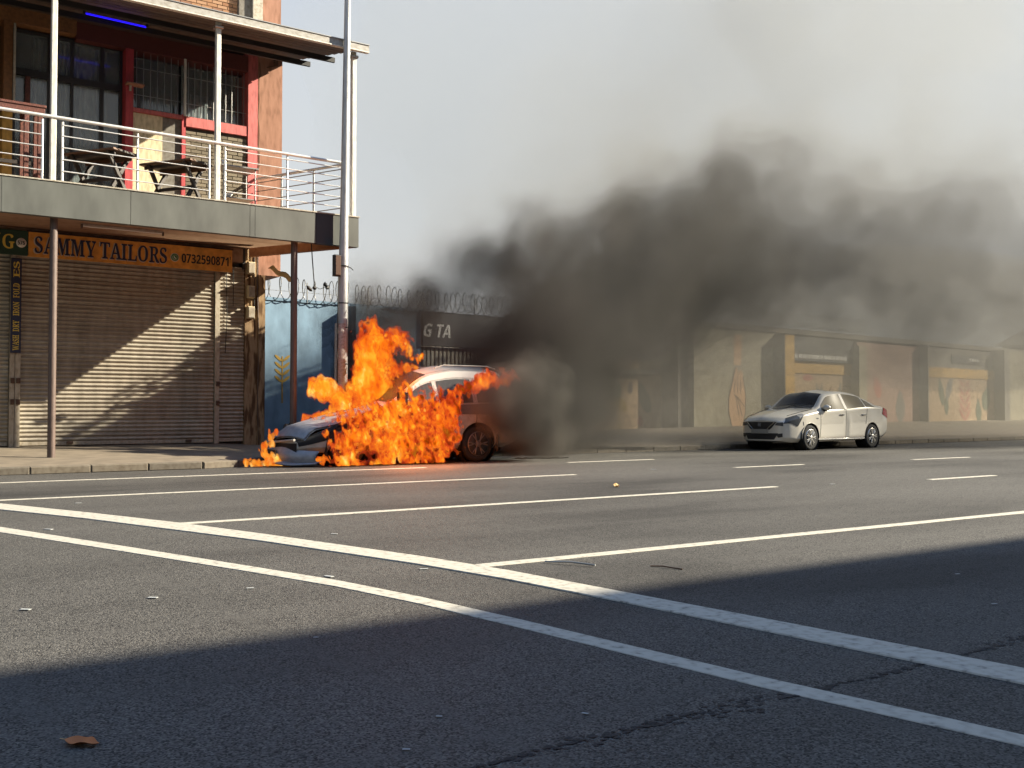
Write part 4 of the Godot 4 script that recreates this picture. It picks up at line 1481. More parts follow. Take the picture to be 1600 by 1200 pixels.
	put(hand, "arm", prism_mesh(PackedVector2Array([Vector2(-0.18, 2.3), Vector2(0.24, 2.3), Vector2(0.3, 3.4), Vector2(-0.16, 3.4)]), 0.0, 0.004), M.mural_skin)
	for l in [[-0.5, 0.6, -0.5, 1.1], [-0.5, 1.1, -0.3, 1.6], [-0.3, 1.6, -0.1, 2.2], [0.5, 0.6, 0.52, 1.2], [0.52, 1.2, 0.36, 1.9], [-0.2, 1.25, 0.15, 1.05], [0.15, 1.05, 0.45, 0.8], [-0.1, 1.2, 0.1, 0.5], [0.0, 1.15, 0.3, 0.45], [-0.18, 1.3, -0.12, 1.8], [0.02, 1.3, 0.05, 1.95], [0.2, 1.25, 0.22, 1.8], [-0.3, 0.02, -0.5, 0.6], [0.3, 0.02, 0.5, 0.65]]:
		var a := Vector2(l[0], l[1])
		var c := Vector2(l[2], l[3])
		put(hand, "line", bevel_box(Vector3((c - a).length(), 0.035, 0.004), 0.0), M.mural_line, Vector3((a.x + c.x) / 2, (a.y + c.y) / 2, 0.0065), Vector3(0, 0, (c - a).angle()))
	var leaves := [
		[13.6, 1.55, -1.0, 0.35, 0.55, 0.2, "mural_green"], [15.1, 1.25, -1.0, 0.28, 0.6, 0.5, "mural_green"], [14.4, 1.6, -1.0, 0.14, 0.22, 0.0, "mural_line"], [13.7, 1.05, -1.0, 0.2, 0.32, -0.7, "ochre_paint"], [14.0, 1.0, -1.0, 0.2, 0.3, 0.7, "ochre_paint"], [14.9, 0.45, -1.0, 0.14, 0.2, 0.0, "mural_red"], [12.4, 1.3, -1.0, 0.4, 0.6, 0.1, "mural_green"],
		[23.3, 2.1, 0.16, 0.34, 0.16, 0.0, "mural_red"], [24.0, 1.5, 0.16, 0.12, 0.45, 0.25, "mural_grey"], [24.2, 1.5, 0.16, 0.12, 0.45, -0.25, "mural_grey"], [25.6, 1.55, 0.16, 0.14, 0.4, 0.0, "mural_grey"], [22.2, 1.1, 0.16, 0.2, 0.3, 0.0, "mural_green"],
		[30.5, 1.0, 0.1, 0.4, 0.7, 0.0, "mural_grey"], [28.6, 1.8, 0.1, 0.3, 0.5, 0.4, "mural_red"],
		[33.5, 1.7, 0.45, 0.25, 0.7, 0.3, "mural_green"], [34.3, 1.9, 0.45, 0.25, 0.7, -0.5, "mural_grey"], [34.0, 1.1, 0.45, 0.2, 0.5, 0.0, "mural_green"], [38.0, 1.4, 0.45, 0.45, 0.6, -0.4, "mural_green"], [37.2, 0.8, 0.45, 0.3, 0.6, 0.1, "mural_green"],
		[42.6, 1.6, 0.9, 0.4, 0.6, 0.2, "mural_green"]]
	for l in leaves:
		put(w, "mural_leaf", prism_mesh(ellipse(Vector2.ZERO, l[3], l[4], l[5], 14, 0.55), 0.0, 0.006), M[l[6]], Vector3(l[0], l[1] + 0.2, l[2]))
	put(w, "mural_stem", bevel_box(Vector3(0.07, 1.0, 0.005), 0.0), M.ochre_paint, Vector3(13.85, 0.75, -0.995))
	put(w, "mural_stem", bevel_box(Vector3(0.05, 2.0, 0.005), 0.0), M.mural_red, Vector3(35.8, 1.5, 0.453))
	for k in 5:
		for s in [-1.0, 1.0]:
			put(w, "mural_leaf", prism_mesh(ellipse(Vector2.ZERO, 0.09, 0.42 - k * 0.04, s * -0.8, 10, 0.5), 0.0, 0.006), M.mural_red, Vector3(35.8 + s * 0.32, 0.85 + k * 0.36, 0.45))
	razor_wire(Vector3(26.5, 4.48, -25.55), Vector3(36.5, 4.5, -26.6), 0.26, "coil of razor wire on the roof edge above the yellow shopfront")

	# the larger building at the far right
	var h := thing("hall", "grey gabled hall rising behind the painted shops at the right edge", "building", Vector3(76.0, 0, -41), WALL_TURN)
	box(h, "wall", Vector3(0, 0, -2), Vector3(44, 6.0, 0), M.mural_grey)
	var roof := put(h, "roof", prism_mesh(PackedVector2Array([Vector2(-0.5, 6.0), Vector2(44.5, 6.0), Vector2(22, 12.4)]), -2.4, 0.4), M.mural_grey)

func street_pole() -> void:
	var p := thing("street_pole", "tall tapering grey steel street pole beside the burning car", "pole", Vector3(8.72, 0, -18.43))
	var m := put(p, "shaft", lathe_y([Vector2(0.125, 0), Vector2(0.118, 1.2), Vector2(0.112, 2.4), Vector2(0.085, 4.6), Vector2(0.055, 10.5), Vector2(0.05, 13.0)], 24), M.pole_grey)
	m.rotation.z = -0.0125
	put(p, "sleeve", lathe_y([Vector2(0.123, 1.55), Vector2(0.119, 2.7)], 24), M.pole_wrap)
	for y in [1.15, 1.9, 2.62, 3.1, 3.83]:
		put(p, "band", lathe_y([Vector2(0.11, y - 0.012), Vector2(0.128 - 0.006 * y, y - 0.01), Vector2(0.128 - 0.006 * y, y + 0.01), Vector2(0.11, y + 0.012)], 20), M.black, Vector3(0.0125 * y, 0, 0))
	var bx := put(p, "junction_box", bevel_box(Vector3(0.13, 0.42, 0.14), 0.012), M.dark_board, Vector3(-0.115, 3.83, 0.04))
	put(bx, "lid", bevel_box(Vector3(0.11, 0.38, 0.012), 0.004), M.rust, Vector3(0, 0, 0.075))
	tube(p, "cable", [Vector3(-0.10, 3.6, 0.09), Vector3(-0.11, 2.8, 0.09), Vector3(-0.12, 1.6, 0.09), Vector3(-0.12, 0.3, 0.09)], 0.012, M.black, 5)
	tube(p, "tie", [Vector3(0.10, 3.82, 0.08), Vector3(0.16, 3.80, 0.1), Vector3(0.21, 3.76, 0.1)], 0.01, M.black, 5)

# ------------------------------------------------------------------ vehicles
func sedan() -> void:
	var c := {"l": 4.85, "w": 1.74, "bulge": 0.018, "sweep": 0.75, "sweep_front": 0.34, "sweep_rear": 0.20, "wheel_r": 0.318, "arch_r": 0.365, "wheels": [0.93, 3.73],
		"belt_w": [[0, 0.60], [0.12, 0.70], [0.4, 0.79], [0.9, 0.84], [2.3, 0.852], [3.6, 0.845], [4.3, 0.81], [4.7, 0.75], [4.85, 0.68]],
		"belt_y": [[0, 0.66], [0.15, 0.76], [0.5, 0.85], [1.1, 0.94], [1.4, 0.975], [2.5, 1.01], [3.6, 1.07], [4.3, 1.07], [4.85, 1.0]],
		"roof_w": [[0, 0.50], [0.3, 0.60], [1.1, 0.71], [1.3, 0.72], [1.92, 0.615], [2.6, 0.615], [3.4, 0.595], [4.1, 0.66], [4.6, 0.64], [4.85, 0.57]],
		"roof_y": [[0, 0.72], [0.2, 0.82], [0.6, 0.91], [1.1, 1.0], [1.3, 1.04], [1.92, 1.425], [2.5, 1.49], [3.2, 1.445], [3.7, 1.31], [4.15, 1.155], [4.6, 1.105], [4.85, 1.02]],
		"top_y": [[0, 0.75], [0.15, 0.84], [0.5, 0.94], [1.0, 1.03], [1.26, 1.065], [1.88, 1.475], [2.5, 1.55], [3.2, 1.505], [3.7, 1.37], [4.15, 1.19], [4.6, 1.135], [4.85, 1.05]],
		"floor_y": [[0, 0.24], [0.3, 0.19], [2, 0.2], [4.2, 0.22], [4.85, 0.36]],
		"dents": [[2.50, 0.022, 0.07], [2.65, -0.008, 0.06]]}
	var t := thing("sedan_car", "beige four-door sedan parked facing left in front of the murals", "car", Vector3(19.82, 0, -17.58), 0.08)
	put(t, "body", car_shell(c), M.champagne_paint)
	box(t, "underbody", Vector3(0.3, 0.22, -0.62), Vector3(4.5, 0.55, 0.62), M.gap)
	for s in [1.0, -1.0]:
		for x in c.wheels:
			put(t, "wheel_well", lathe_mesh([Vector2(0.001, -0.30), Vector2(0.372, -0.30), Vector2(0.372, 0.0)], 24), M.gap, Vector3(x, 0.318, s * 0.845), Vector3(0, 0.0 if s > 0 else PI, 0))
			wheel(t, Vector3(x, 0.318, s * 0.835), 0.318, s, 7, M.alloy)
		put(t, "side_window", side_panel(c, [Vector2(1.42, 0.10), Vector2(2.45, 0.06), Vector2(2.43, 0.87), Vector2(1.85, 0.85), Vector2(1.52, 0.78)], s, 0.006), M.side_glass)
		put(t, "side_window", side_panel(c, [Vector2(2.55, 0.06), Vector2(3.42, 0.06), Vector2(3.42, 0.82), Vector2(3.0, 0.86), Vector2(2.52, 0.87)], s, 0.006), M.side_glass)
		put(t, "pillar_trim", side_panel(c, [Vector2(2.44, 0.03), Vector2(2.56, 0.03), Vector2(2.53, 0.87), Vector2(2.42, 0.87)], s, 0.010), M.plastic_black)
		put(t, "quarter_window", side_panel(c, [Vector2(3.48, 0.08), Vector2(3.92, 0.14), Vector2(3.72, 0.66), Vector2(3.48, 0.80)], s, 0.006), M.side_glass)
		put(t, "headlight", side_panel(c, [Vector2(0.0, 0.0), Vector2(0.30, -0.9), Vector2(0.62, 0.05), Vector2(0.70, 0.72), Vector2(0.16, 0.9)], s, 0.008), M.lamp_dark)
		put(t, "headlight", side_panel(c, [Vector2(0.40, -0.2), Vector2(0.66, 0.1), Vector2(0.72, 0.70), Vector2(0.46, 0.6)], s, 0.012), M.lamp_glass)
		put(t, "tail_light", side_panel(c, [Vector2(4.34, -0.5), Vector2(4.82, -0.9), Vector2(4.84, 0.5), Vector2(4.5, 0.5)], s, 0.010), M.tail_red)
		var mz: float = s * 0.90
		var mir := put(t, "door_mirror", ball(Vector3(0.09, 0.075, 0.11)), M.champagne_paint, Vector3(1.56, 1.07, mz))
		put(mir, "mirror_glass", bevel_box(Vector3(0.01, 0.11, 0.16), 0.0), M.plastic_black, Vector3(0.08, 0, 0))
		put(t, "mirror_stalk", bevel_box(Vector3(0.09, 0.05, 0.14), 0.008), M.plastic_black, Vector3(1.54, 1.0, s * 0.83))
		for x in [2.28, 3.30]:
			put(t, "door_handle", bevel_box(Vector3(0.19, 0.03, 0.035), 0.008), M.chrome, Vector3(x, 0.885, s * (flank(c, x, 0.885) + 0.012)))
		put(t, "sill_trim", bevel_box(Vector3(2.1, 0.03, 0.02), 0.005), M.chrome, Vector3(2.3, 0.27, s * 0.85))
		put(t, "indicator", bevel_box(Vector3(0.07, 0.03, 0.01), 0.0), M.lamp_glass, Vector3(1.22, 0.80, s * (flank(c, 1.22, 0.8) + 0.004)))
	for d in [[1.33, 0.32, 0.95, 0.06], [2.50, 0.30, 1.0, 0.0], [3.40, 0.64, 1.05, 0.25]]:
		seam(t, c, d[0], d[1], d[2], d[3])
	for s in [1.0, -1.0]:
		var edge := []
		for k in 12:
			var x := lerpf(0.30, 1.26, k / 11.0)
			var q := section(c, x)
			edge.append(bent(c, x, (q[5].x - 0.05) * s, q[5].y + 0.012))
		tube(t, "bonnet_gap", edge, 0.006, M.gap, 4)
		tube(t, "bumper_gap", [bent(c, 0.60, s * (flank(c, 0.60, 0.62) + 0.002), 0.62), bent(c, 0.585, s * (flank(c, 0.585, 0.72) + 0.002), 0.72)], 0.006, M.gap, 4)
	put(t, "windscreen", top_panel(c, 1.29, 1.88, 0.93, 0.010), M.car_glass)
	put(t, "rear_window", top_panel(c, 3.3, 4.08, 0.88, 0.010), M.car_glass)
	put(t, "grille", end_panel(c, [Vector2(-0.47, 0.71), Vector2(0.47, 0.71), Vector2(0.30, 0.52), Vector2(-0.30, 0.52)], true, 0.006), M.plastic_black)
	for s in [1.0, -1.0]:
		put(t, "grille_trim", end_panel(c, [Vector2(s * 0.40, 0.715), Vector2(s * 0.44, 0.715), Vector2(s * 0.24, 0.535), Vector2(s * 0.20, 0.535)], true, 0.014), M.chrome)
		put(t, "headlight", end_panel(c, [Vector2(s * 0.48, 0.70), Vector2(s * 0.615, 0.70), Vector2(s * 0.615, 0.61), Vector2(s * 0.42, 0.63)], true, 0.008), M.lamp_dark)
		put(t, "fog_lamp", end_panel(c, [Vector2(s * 0.44, 0.41), Vector2(s * 0.60, 0.43), Vector2(s * 0.60, 0.34), Vector2(s * 0.5, 0.32)], true, 0.006), M.plastic_black)
	put(t, "emblem", end_panel(c, [Vector2(-0.055, 0.69), Vector2(0.055, 0.69), Vector2(0.055, 0.60), Vector2(-0.055, 0.60)], true, 0.02), M.chrome)
	put(t, "lower_intake", end_panel(c, [Vector2(-0.50, 0.43), Vector2(0.50, 0.43), Vector2(0.40, 0.275), Vector2(-0.40, 0.275)], true, 0.006), M.plastic_black)
	put(t, "number_plate", bevel_box(Vector3(0.012, 0.11, 0.5), 0.0), M.plate, Vector3(-0.022, 0.475, 0))
	var ant := tube(t, "aerial", [Vector3(3.0, 1.50, 0), Vector3(3.16, 1.66, 0)], 0.005, M.plastic_black, 5)
	# wipers and the seats seen through nothing: the glass is dark
	for s in [0.1, -0.45]:
		tube(t, "wiper", [Vector3(1.30, 1.09, s), Vector3(1.42, 1.185, s + 0.5)], 0.008, M.plastic_black, 4)

func ball(r: Vector3) -> Mesh:
	var st := SurfaceTool.new()
	st.begin(Mesh.PRIMITIVE_TRIANGLES)
	st.set_smooth_group(0)
	var n := 10
	var m := 16
	for i in n:
		for k in m:
			var q := []
			for e in [[i, k], [i + 1, k], [i + 1, k + 1], [i, k + 1]]:
				var a: float = PI * e[0] / n
				var b: float = TAU * e[1] / m
				q.append(Vector3(sin(a) * cos(b) * r.x, cos(a) * r.y, sin(a) * sin(b) * r.z))
			quad(st, q[3], q[2], q[1], q[0])
	st.generate_normals()
	return st.commit()

func burning_car() -> void:
	var c := {"l": 4.8, "w": 1.72, "bulge": 0.02, "sweep": 0.8, "sweep_front": 0.30, "sweep_rear": 0.15, "wheel_r": 0.35, "arch_r": 0.41, "wheels": [0.98, 3.72],
		"belt_w": [[0, 0.58], [0.15, 0.68], [0.5, 0.78], [1.2, 0.825], [2.5, 0.835], [4.2, 0.82], [4.8, 0.74]],
		"belt_y": [[0, 0.42], [0.5, 0.60], [1.3, 0.90], [1.8, 1.03], [2.6, 1.07], [4, 1.12], [4.8, 1.1]],
		"roof_w": [[0, 0.5], [0.5, 0.68], [1.5, 0.74], [1.85, 0.70], [2.75, 0.62], [4.3, 0.60], [4.8, 0.62]],
		"roof_y": [[0, 0.45], [0.5, 0.64], [1.3, 0.94], [1.8, 1.08], [2.75, 1.66], [3.4, 1.76], [4.3, 1.74], [4.62, 1.55], [4.8, 1.12]],
		"top_y": [[0, 0.34], [0.5, 0.44], [1.4, 0.62], [1.72, 1.10], [1.85, 1.16], [2.75, 1.76], [3.3, 1.87], [4.3, 1.87], [4.6, 1.74], [4.8, 1.14]],
		"floor_y": [[0, 0.22], [0.5, 0.24], [4.3, 0.26], [4.8, 0.36]]}
	var t := thing("burning_car", "white high-roofed car on fire with its nose burnt open at the kerb", "car", Vector3(7.05, 0, -17.46))
	put(t, "body", car_shell(c), M.scorched_paint)
	put(t, "roof", top_panel(c, 2.5, 4.45, 0.97, 0.004), M.white_paint)
	box(t, "underbody", Vector3(0.5, 0.2, -0.6), Vector3(4.4, 0.5, 0.6), M.soot)
	for s in [1.0, -1.0]:
		for x in c.wheels:
			put(t, "wheel_well", lathe_mesh([Vector2(0.001, -0.32), Vector2(0.42, -0.32), Vector2(0.42, 0.0)], 24), M.gap, Vector3(x, 0.35, s * 0.825), Vector3(0, 0.0 if s > 0 else PI, 0))
			wheel(t, Vector3(x, 0.35, s * 0.82), 0.35, s, 6, M.alloy_dull)
		put(t, "side_window", side_panel(c, [Vector2(1.98, 0.06), Vector2(2.80, 0.04), Vector2(2.78, 0.76), Vector2(2.5, 0.78), Vector2(2.1, 0.72)], s, 0.006), M.sooty_glass)
		put(t, "side_window", side_panel(c, [Vector2(2.88, 0.04), Vector2(3.62, 0.04), Vector2(3.62, 0.74), Vector2(2.86, 0.76)], s, 0.006), M.sooty_glass)
		put(t, "side_window", side_panel(c, [Vector2(3.72, 0.04), Vector2(4.45, 0.08), Vector2(4.42, 0.70), Vector2(3.72, 0.74)], s, 0.006), M.sooty_glass)
		put(t, "window_trim", side_panel(c, [Vector2(1.95, 0.82), Vector2(2.4, 0.84), Vector2(2.9, 0.80), Vector2(4.5, 0.77), Vector2(4.5, 0.99), Vector2(1.95, 0.98)], s, 0.007), M.white_paint)
		put(t, "door_mirror", bevel_box(Vector3(0.16, 0.24, 0.2), 0.03), M.plastic_black, Vector3(1.98, 1.2, s * 0.98))
		put(t, "mirror_stalk", bevel_box(Vector3(0.1, 0.05, 0.16), 0.005), M.plastic_black, Vector3(1.98, 1.09, s * 0.88))
		put(t, "mud_flap", bevel_box(Vector3(0.03, 0.34, 0.24), 0.005), M.plastic_black, Vector3(4.16, 0.36, s * 0.74))
		put(t, "roof_rail", tube_mesh([Vector3(2.9, 1.80, s * 0.56), Vector3(3.1, 1.86, s * 0.56), Vector3(4.1, 1.86, s * 0.55), Vector3(4.3, 1.81, s * 0.55)], 0.014, 6), M.scorched_paint)
	for d in [[1.86, 0.32, 1.03, 0.0], [2.84, 0.30, 1.07, 0.0], [3.66, 0.62, 1.1, 0.1]]:
		seam(t, c, d[0], d[1], d[2], d[3])
	put(t, "windscreen", top_panel(c, 1.90, 2.72, 0.93, 0.010), M.sooty_glass)
	put(t, "engine", engine_mesh(), M.soot, Vector3(0.75, 0.48, 0))
	put(t, "front_panel", end_panel(c, [Vector2(-0.60, 0.41), Vector2(0.60, 0.41), Vector2(0.60, 0.24), Vector2(-0.60, 0.24)], true, 0.012), M.soot)
	for s in [1.0, -1.0]:
		put(t, "sooty_panel", side_panel(c, [Vector2(2.84, -0.5), Vector2(4.78, -0.7), Vector2(4.78, -0.02), Vector2(2.84, -0.02)], s, 0.005), M.smoked_paint)
		put(t, "burnt_door", side_panel(c, [Vector2(1.88, -0.85), Vector2(2.82, -0.85), Vector2(2.82, -0.08), Vector2(1.88, -0.02)], s, 0.006), M.soot)
		put(t, "burnt_wing", side_panel(c, [Vector2(0.01, -0.9), Vector2(1.7, -0.9), Vector2(1.7, 0.9), Vector2(0.01, 0.9)], s, 0.012), M.soot)
	tube(t, "crossbar", [Vector3(0.02, 0.42, -0.55), Vector3(-0.03, 0.43, 0.0), Vector3(0.05, 0.47, 0.6)], 0.022, M.scorched_paint, 8)
	# slumped bonnet: a curved sheet with a rolled front edge
	var st := SurfaceTool.new()
	st.begin(Mesh.PRIMITIVE_TRIANGLES)
	st.set_smooth_group(0)
	var rows := []
	for i in 15:
		var u := i / 14.0
		var row := []
		for k in 13:
			var v := k / 12.0 * 2 - 1
			var x := lerpf(-0.04, 1.66, u) + 0.24 * v * v * (1 - u)
			var y := lerpf(0.66, 1.10, pow(u, 1.1)) - 0.05 * v * v - 0.04 * pow(absf(v), 6) + 0.05 * v * (1 - u) + 0.02 * sin(u * 5 + v * 2) - (0.15 * pow(1 - u * 7, 1.6) if u < 0.142 else 0.0)
			row.append(Vector3(x, y, v * lerpf(0.66, 0.76, u)))
		rows.append(row)
	for i in 14:
		for k in 12:
			quad(st, rows[i][k], rows[i + 1][k], rows[i + 1][k + 1], rows[i][k + 1])
			var d := Vector3(0.02, -0.03, 0)
			quad(st, rows[i][k] + d, rows[i][k + 1] + d, rows[i + 1][k + 1] + d, rows[i + 1][k] + d)
	st.generate_normals()
	put(t, "bonnet", st.commit(), M.hood_metal)
	# bumper skin, hanging, and the skirt that has dropped to the road
	put(t, "bumper", bumper_mesh(0.24, 0.30, 0.08), M.hood_metal, Vector3(-0.06, 0.10, 0.04), Vector3(0.03, 0.05, -0.12))
	put(t, "bumper_skirt", bumper_mesh(0.075, 0.36, 0.16), M.hood_metal, Vector3(-0.10, 0.012, 0.10), Vector3(0, 0.12, 0))
	var pl := put(t, "number_plate", bevel_box(Vector3(0.02, 0.12, 0.46), 0.004), M.lamp_dark, Vector3(-0.125, 0.235, -0.02), Vector3(0.03, 0.0, -0.12))
	for k in 6:
		put(pl, "character", bevel_box(Vector3(0.006, 0.065, 0.03), 0.0), M.plastic_black, Vector3(-0.0125, 0, -0.17 + k * 0.068))

func engine_mesh() -> Mesh:
	var st := SurfaceTool.new()
	st.begin(Mesh.PRIMITIVE_TRIANGLES)
	for k in 9:
		add_box(st, Transform3D(Basis(Vector3(0.2, 1, 0.1).normalized(), k * 0.7), Vector3(sin(k * 2.3) * 0.35, 0.05 * (k % 3), cos(k * 1.7) * 0.4)), Vector3(0.3 + 0.05 * (k % 4), 0.22, 0.25), 0.03)
	st.generate_normals()
	return st.commit()

func bumper_mesh(h: float, sweep: float, thick: float) -> Mesh:
	# a strip that wraps round the nose, bowed outwards
	var st := SurfaceTool.new()
	st.begin(Mesh.PRIMITIVE_TRIANGLES)
	st.set_smooth_group(0)
	var g := []
	for i in 25:
		var v := i / 24.0 * 2 - 1
		var col := []
		for k in 9:
			var u := k / 8.0
			var out := -thick * sin(u * PI) * 0.8
			col.append(Vector3(sweep * pow(absf(v), 3.0) * 1.3 + out, u * h + 0.012 * sin(v * 7), v * 0.80))
		g.append(col)
	var d := Vector3(0.03, 0, 0)
	for i in 24:
		for k in 8:
			quad(st, g[i][k], g[i][k + 1], g[i + 1][k + 1], g[i + 1][k])
			quad(st, g[i][k] + d, g[i + 1][k] + d, g[i + 1][k + 1] + d, g[i][k + 1] + d)
	st.generate_normals()
	return st.commit()

# ------------------------------------------------------------------ things on the road
func litter() -> void:
	var lf := SurfaceTool.new()
	lf.begin(Mesh.PRIMITIVE_TRIANGLES)
	lf.set_smooth_group(0)
	var rows := []
	for i in 17:
		var u := i / 16.0
		var w := 0.030 * sin(PI * pow(u, 0.75)) + 0.002
		var row := []
		for k in 5:
			var v := k / 4.0 * 2 - 1
			row.append(Vector3((u - 0.5) * 0.115, 0.004 + 0.010 * v * v * sin(PI * u) + 0.008 * pow(absf(u - 0.5) * 2, 2) + 0.003 * sin(u * 12), v * w))
		rows.append(row)
	for i in 16:
		for k in 4:
			quad(lf, rows[i][k], rows[i + 1][k], rows[i + 1][k + 1], rows[i][k + 1])
			var d := Vector3(0, -0.0015, 0)
			quad(lf, rows[i][k] + d, rows[i][k + 1] + d, rows[i + 1][k + 1] + d, rows[i + 1][k] + d)
	lf.generate_normals()
	var leaf := thing("dry_leaf", "curled orange-brown dry leaf on the shaded road in the foreground", "leaf", Vector3(0.69, 0.002, -3.18), -0.9)
	put(leaf, "blade", lf.commit(), M.leaf_orange)
	put(leaf, "stalk", tube_mesh([Vector3(-0.055, 0.01, 0), Vector3(-0.075, 0.012, 0.004)], 0.0012, 5), M.leaf_tan)
	var st := put(self, "dry_leaf", lf.commit(), M.leaf_tan, Vector3(8.63, 0.004, -10.06), Vector3(0.4, 0.4, 0.2), Vector3(1.0, 2.2, 1.2))
	tag(st, "crumpled tan leaf lying in the middle of the sunny lanes", "leaf")
	# scraps of paper
	var spots := [
		[1.69, -9.08, 0.07, "paper scrap between the two curved lines at the left"], [0.92, -5.48, 0.05, "leftmost paper scrap on the sunny road near the left edge"],
		[1.52, -5.45, 0.05, "second paper scrap from the left on the sunny road"], [2.04, -5.44, 0.04, "third paper scrap from the left on the sunny road"],
		[2.56, -5.56, 0.06, "paper scrap touching the nearer curved line"], [3.16, -5.49, 0.05, "paper scrap lying between the two curved lines right of centre"],
		[2.43, -11.5, 0.06, "far paper scrap beyond the wide curved line"], [3.48, -7.46, 0.05, "paper scrap just beyond the wide curved line"],
		[1.83, -4.1, 0.022, "tiny paper scrap at the shadow edge"], [1.68, -2.82, 0.02, "small paper scrap in the middle of the shaded foreground"],
		[1.44, -2.6, 0.022, "small paper scrap nearest the bottom edge"], [2.08, -2.58, 0.022, "small paper scrap below the nearer curved line in the shade"],
		[5.67, -3.51, 0.03, "paper scrap in the shade at the right"], [4.94, -2.86, 0.03, "paper scrap in the shade at the far right above the wide line"],
		[11.69, -12.69, 0.09, "distant paper scrap between the white dashes"], [11.29, -8.77, 0.07, "paper scrap beside the end of the long lane line"]]
	var m := bevel_box(Vector3(1, 0.06, 0.5), 0.02)
	for s in spots:
		var o := put(self, "paper_scrap", m, M.paper, Vector3(s[0], 0.004 + s[2] * 0.03, s[1]), Vector3(0, rng.randf_range(-0.6, 0.6) - 0.6, 0), Vector3.ONE * s[2])
		tag(o, s[3], "paper", "paper scraps on the road")
	var stick := put(self, "thin_strip", tube_mesh([Vector3(3.93, 0.012, -5.28), Vector3(4.02, 0.02, -5.12), Vector3(4.09, 0.012, -4.97)], 0.006, 5), M.paper)
	tag(stick, "thin pale strip lying below the branching white line", "strip")
	var tw := put(self, "road_crack", tube_mesh([Vector3(4.38, 0.006, -4.78), Vector3(4.42, 0.010, -4.71), Vector3(4.43, 0.008, -4.64), Vector3(4.46, 0.004, -4.58)], 0.0045, 5), M.rust)  # raised tube standing in for a dark crack in the asphalt
	tag(tw, "short dark crack on the sunlit road near the shadow edge", "road_crack")

# ------------------------------------------------------------------ fire
# a body of flame round tapered capsules [ax, ay, az, bx, by, bz, ra, rb], torn by noise
func flame_field(caps: Array, lo: Vector3, hi: Vector3, cell: float, ragged: float, flat: float) -> Dictionary:
	var n := Vector3i(((hi - lo) / cell).ceil()) + Vector3i(2, 2, 2)
	var ax := PackedFloat32Array()
	var ay := PackedFloat32Array()
	var az := PackedFloat32Array()
	for i in n.x: ax.append(lo.x + i * cell)
	for i in n.y: ay.append(lo.y + i * cell)
	for i in n.z: az.append(lo.z + i * cell)
	var g := PackedFloat32Array()
	g.resize(n.x)
	g.fill(1.0)
	var F := PackedFloat32Array()
	F.resize(n.x * n.y * n.z)
	F.fill(-1.0)
	var w1 := noise(FastNoiseLite.TYPE_SIMPLEX_SMOOTH, 1.7, 21, 3)
	var w2 := noise(FastNoiseLite.TYPE_SIMPLEX_SMOOTH, 1.7, 22, 3)
	var fine := noise(FastNoiseLite.TYPE_SIMPLEX_SMOOTH, 8.0, 23, 2)
	var mid := noise(FastNoiseLite.TYPE_SIMPLEX_SMOOTH, 4.5, 24, 2)
	var sx := n.y * n.z
	var boxes := []
	for c in caps:
		var a := Vector3(c[0], c[1], c[2])
		var b := Vector3(c[3], c[4], c[5])
		boxes.append([a, b - a, maxf((b - a).length_squared(), 1e-6), c[6] * (0.78 if flat > 1.4 else 1.0), c[7] * (0.78 if flat > 1.4 else 1.0)])
	var gaps := [[Vector3(8.22, 0.16, -16.3), 0.13], [Vector3(8.45, 0.2, -16.3), 0.11], [Vector3(8.62, 0.60, -16.25), 0.07], [Vector3(8.78, 0.64, -16.2), 0.06], [Vector3(9.3, 0.52, -16.2), 0.07], [Vector3(9.45, 0.60, -16.2), 0.06], [Vector3(9.02, 0.22, -16.2), 0.06], [Vector3(9.65, 0.25, -16.2), 0.08], [Vector3(8.95, 0.86, -16.2), 0.05], [Vector3(9.62, 0.74, -16.2), 0.07], [Vector3(8.05, 0.34, -16.2), 0.08], [Vector3(8.35, 0.42, -16.2), 0.07], [Vector3(9.15, 0.56, -16.2), 0.05], [Vector3(8.6, 0.32, -16.2), 0.05], [Vector3(9.85, 0.6, -16.2), 0.06]] if flat > 1.4 else []
	for i in range(1, n.x - 1):
		for j in range(1, n.y - 1):
			for k in range(1, n.z - 1):
				var p := Vector3(ax[i], ay[j], az[k])
				# flames lick upwards: noise drawn out in y
				var q := Vector3(p.x, p.y * 0.7, p.z)
				var s := p + Vector3(w1.get_noise_3dv(q), 0.4 * w2.get_noise_3dv(q), w2.get_noise_3dv(q + Vector3(7, 3, 1))) * 0.20
				s += Vector3(mid.get_noise_3dv(q), 0.5 * mid.get_noise_3dv(q + Vector3(3, 9, 2)), mid.get_noise_3dv(q + Vector3(8, 1, 6))) * 0.10
				var best := -1.0
				for c in boxes:
					var d: Vector3 = s - c[0]
					var t: float = clampf(d.dot(c[1]) / c[2], 0, 1)
					d -= c[1] * t
					d.z *= flat
					var v: float = lerpf(c[3], c[4], t) - d.length()
					if v > best:
						best = v
				if best > -0.25:
					best += ragged * fine.get_noise_3d(p.x + 0.2 * p.y, p.y * 0.55, p.z) * 2.2
				for h in gaps:
					var e: Vector3 = s - h[0]
					e.z *= 0.3
					e.y *= 1.3
					best = minf(best, e.length() - h[1] * 1.45)
				F[i * sx + j * n.z + k] = best
	return {"F": F, "n": n, "ax": ax, "ay": ay, "az": az, "g": g}

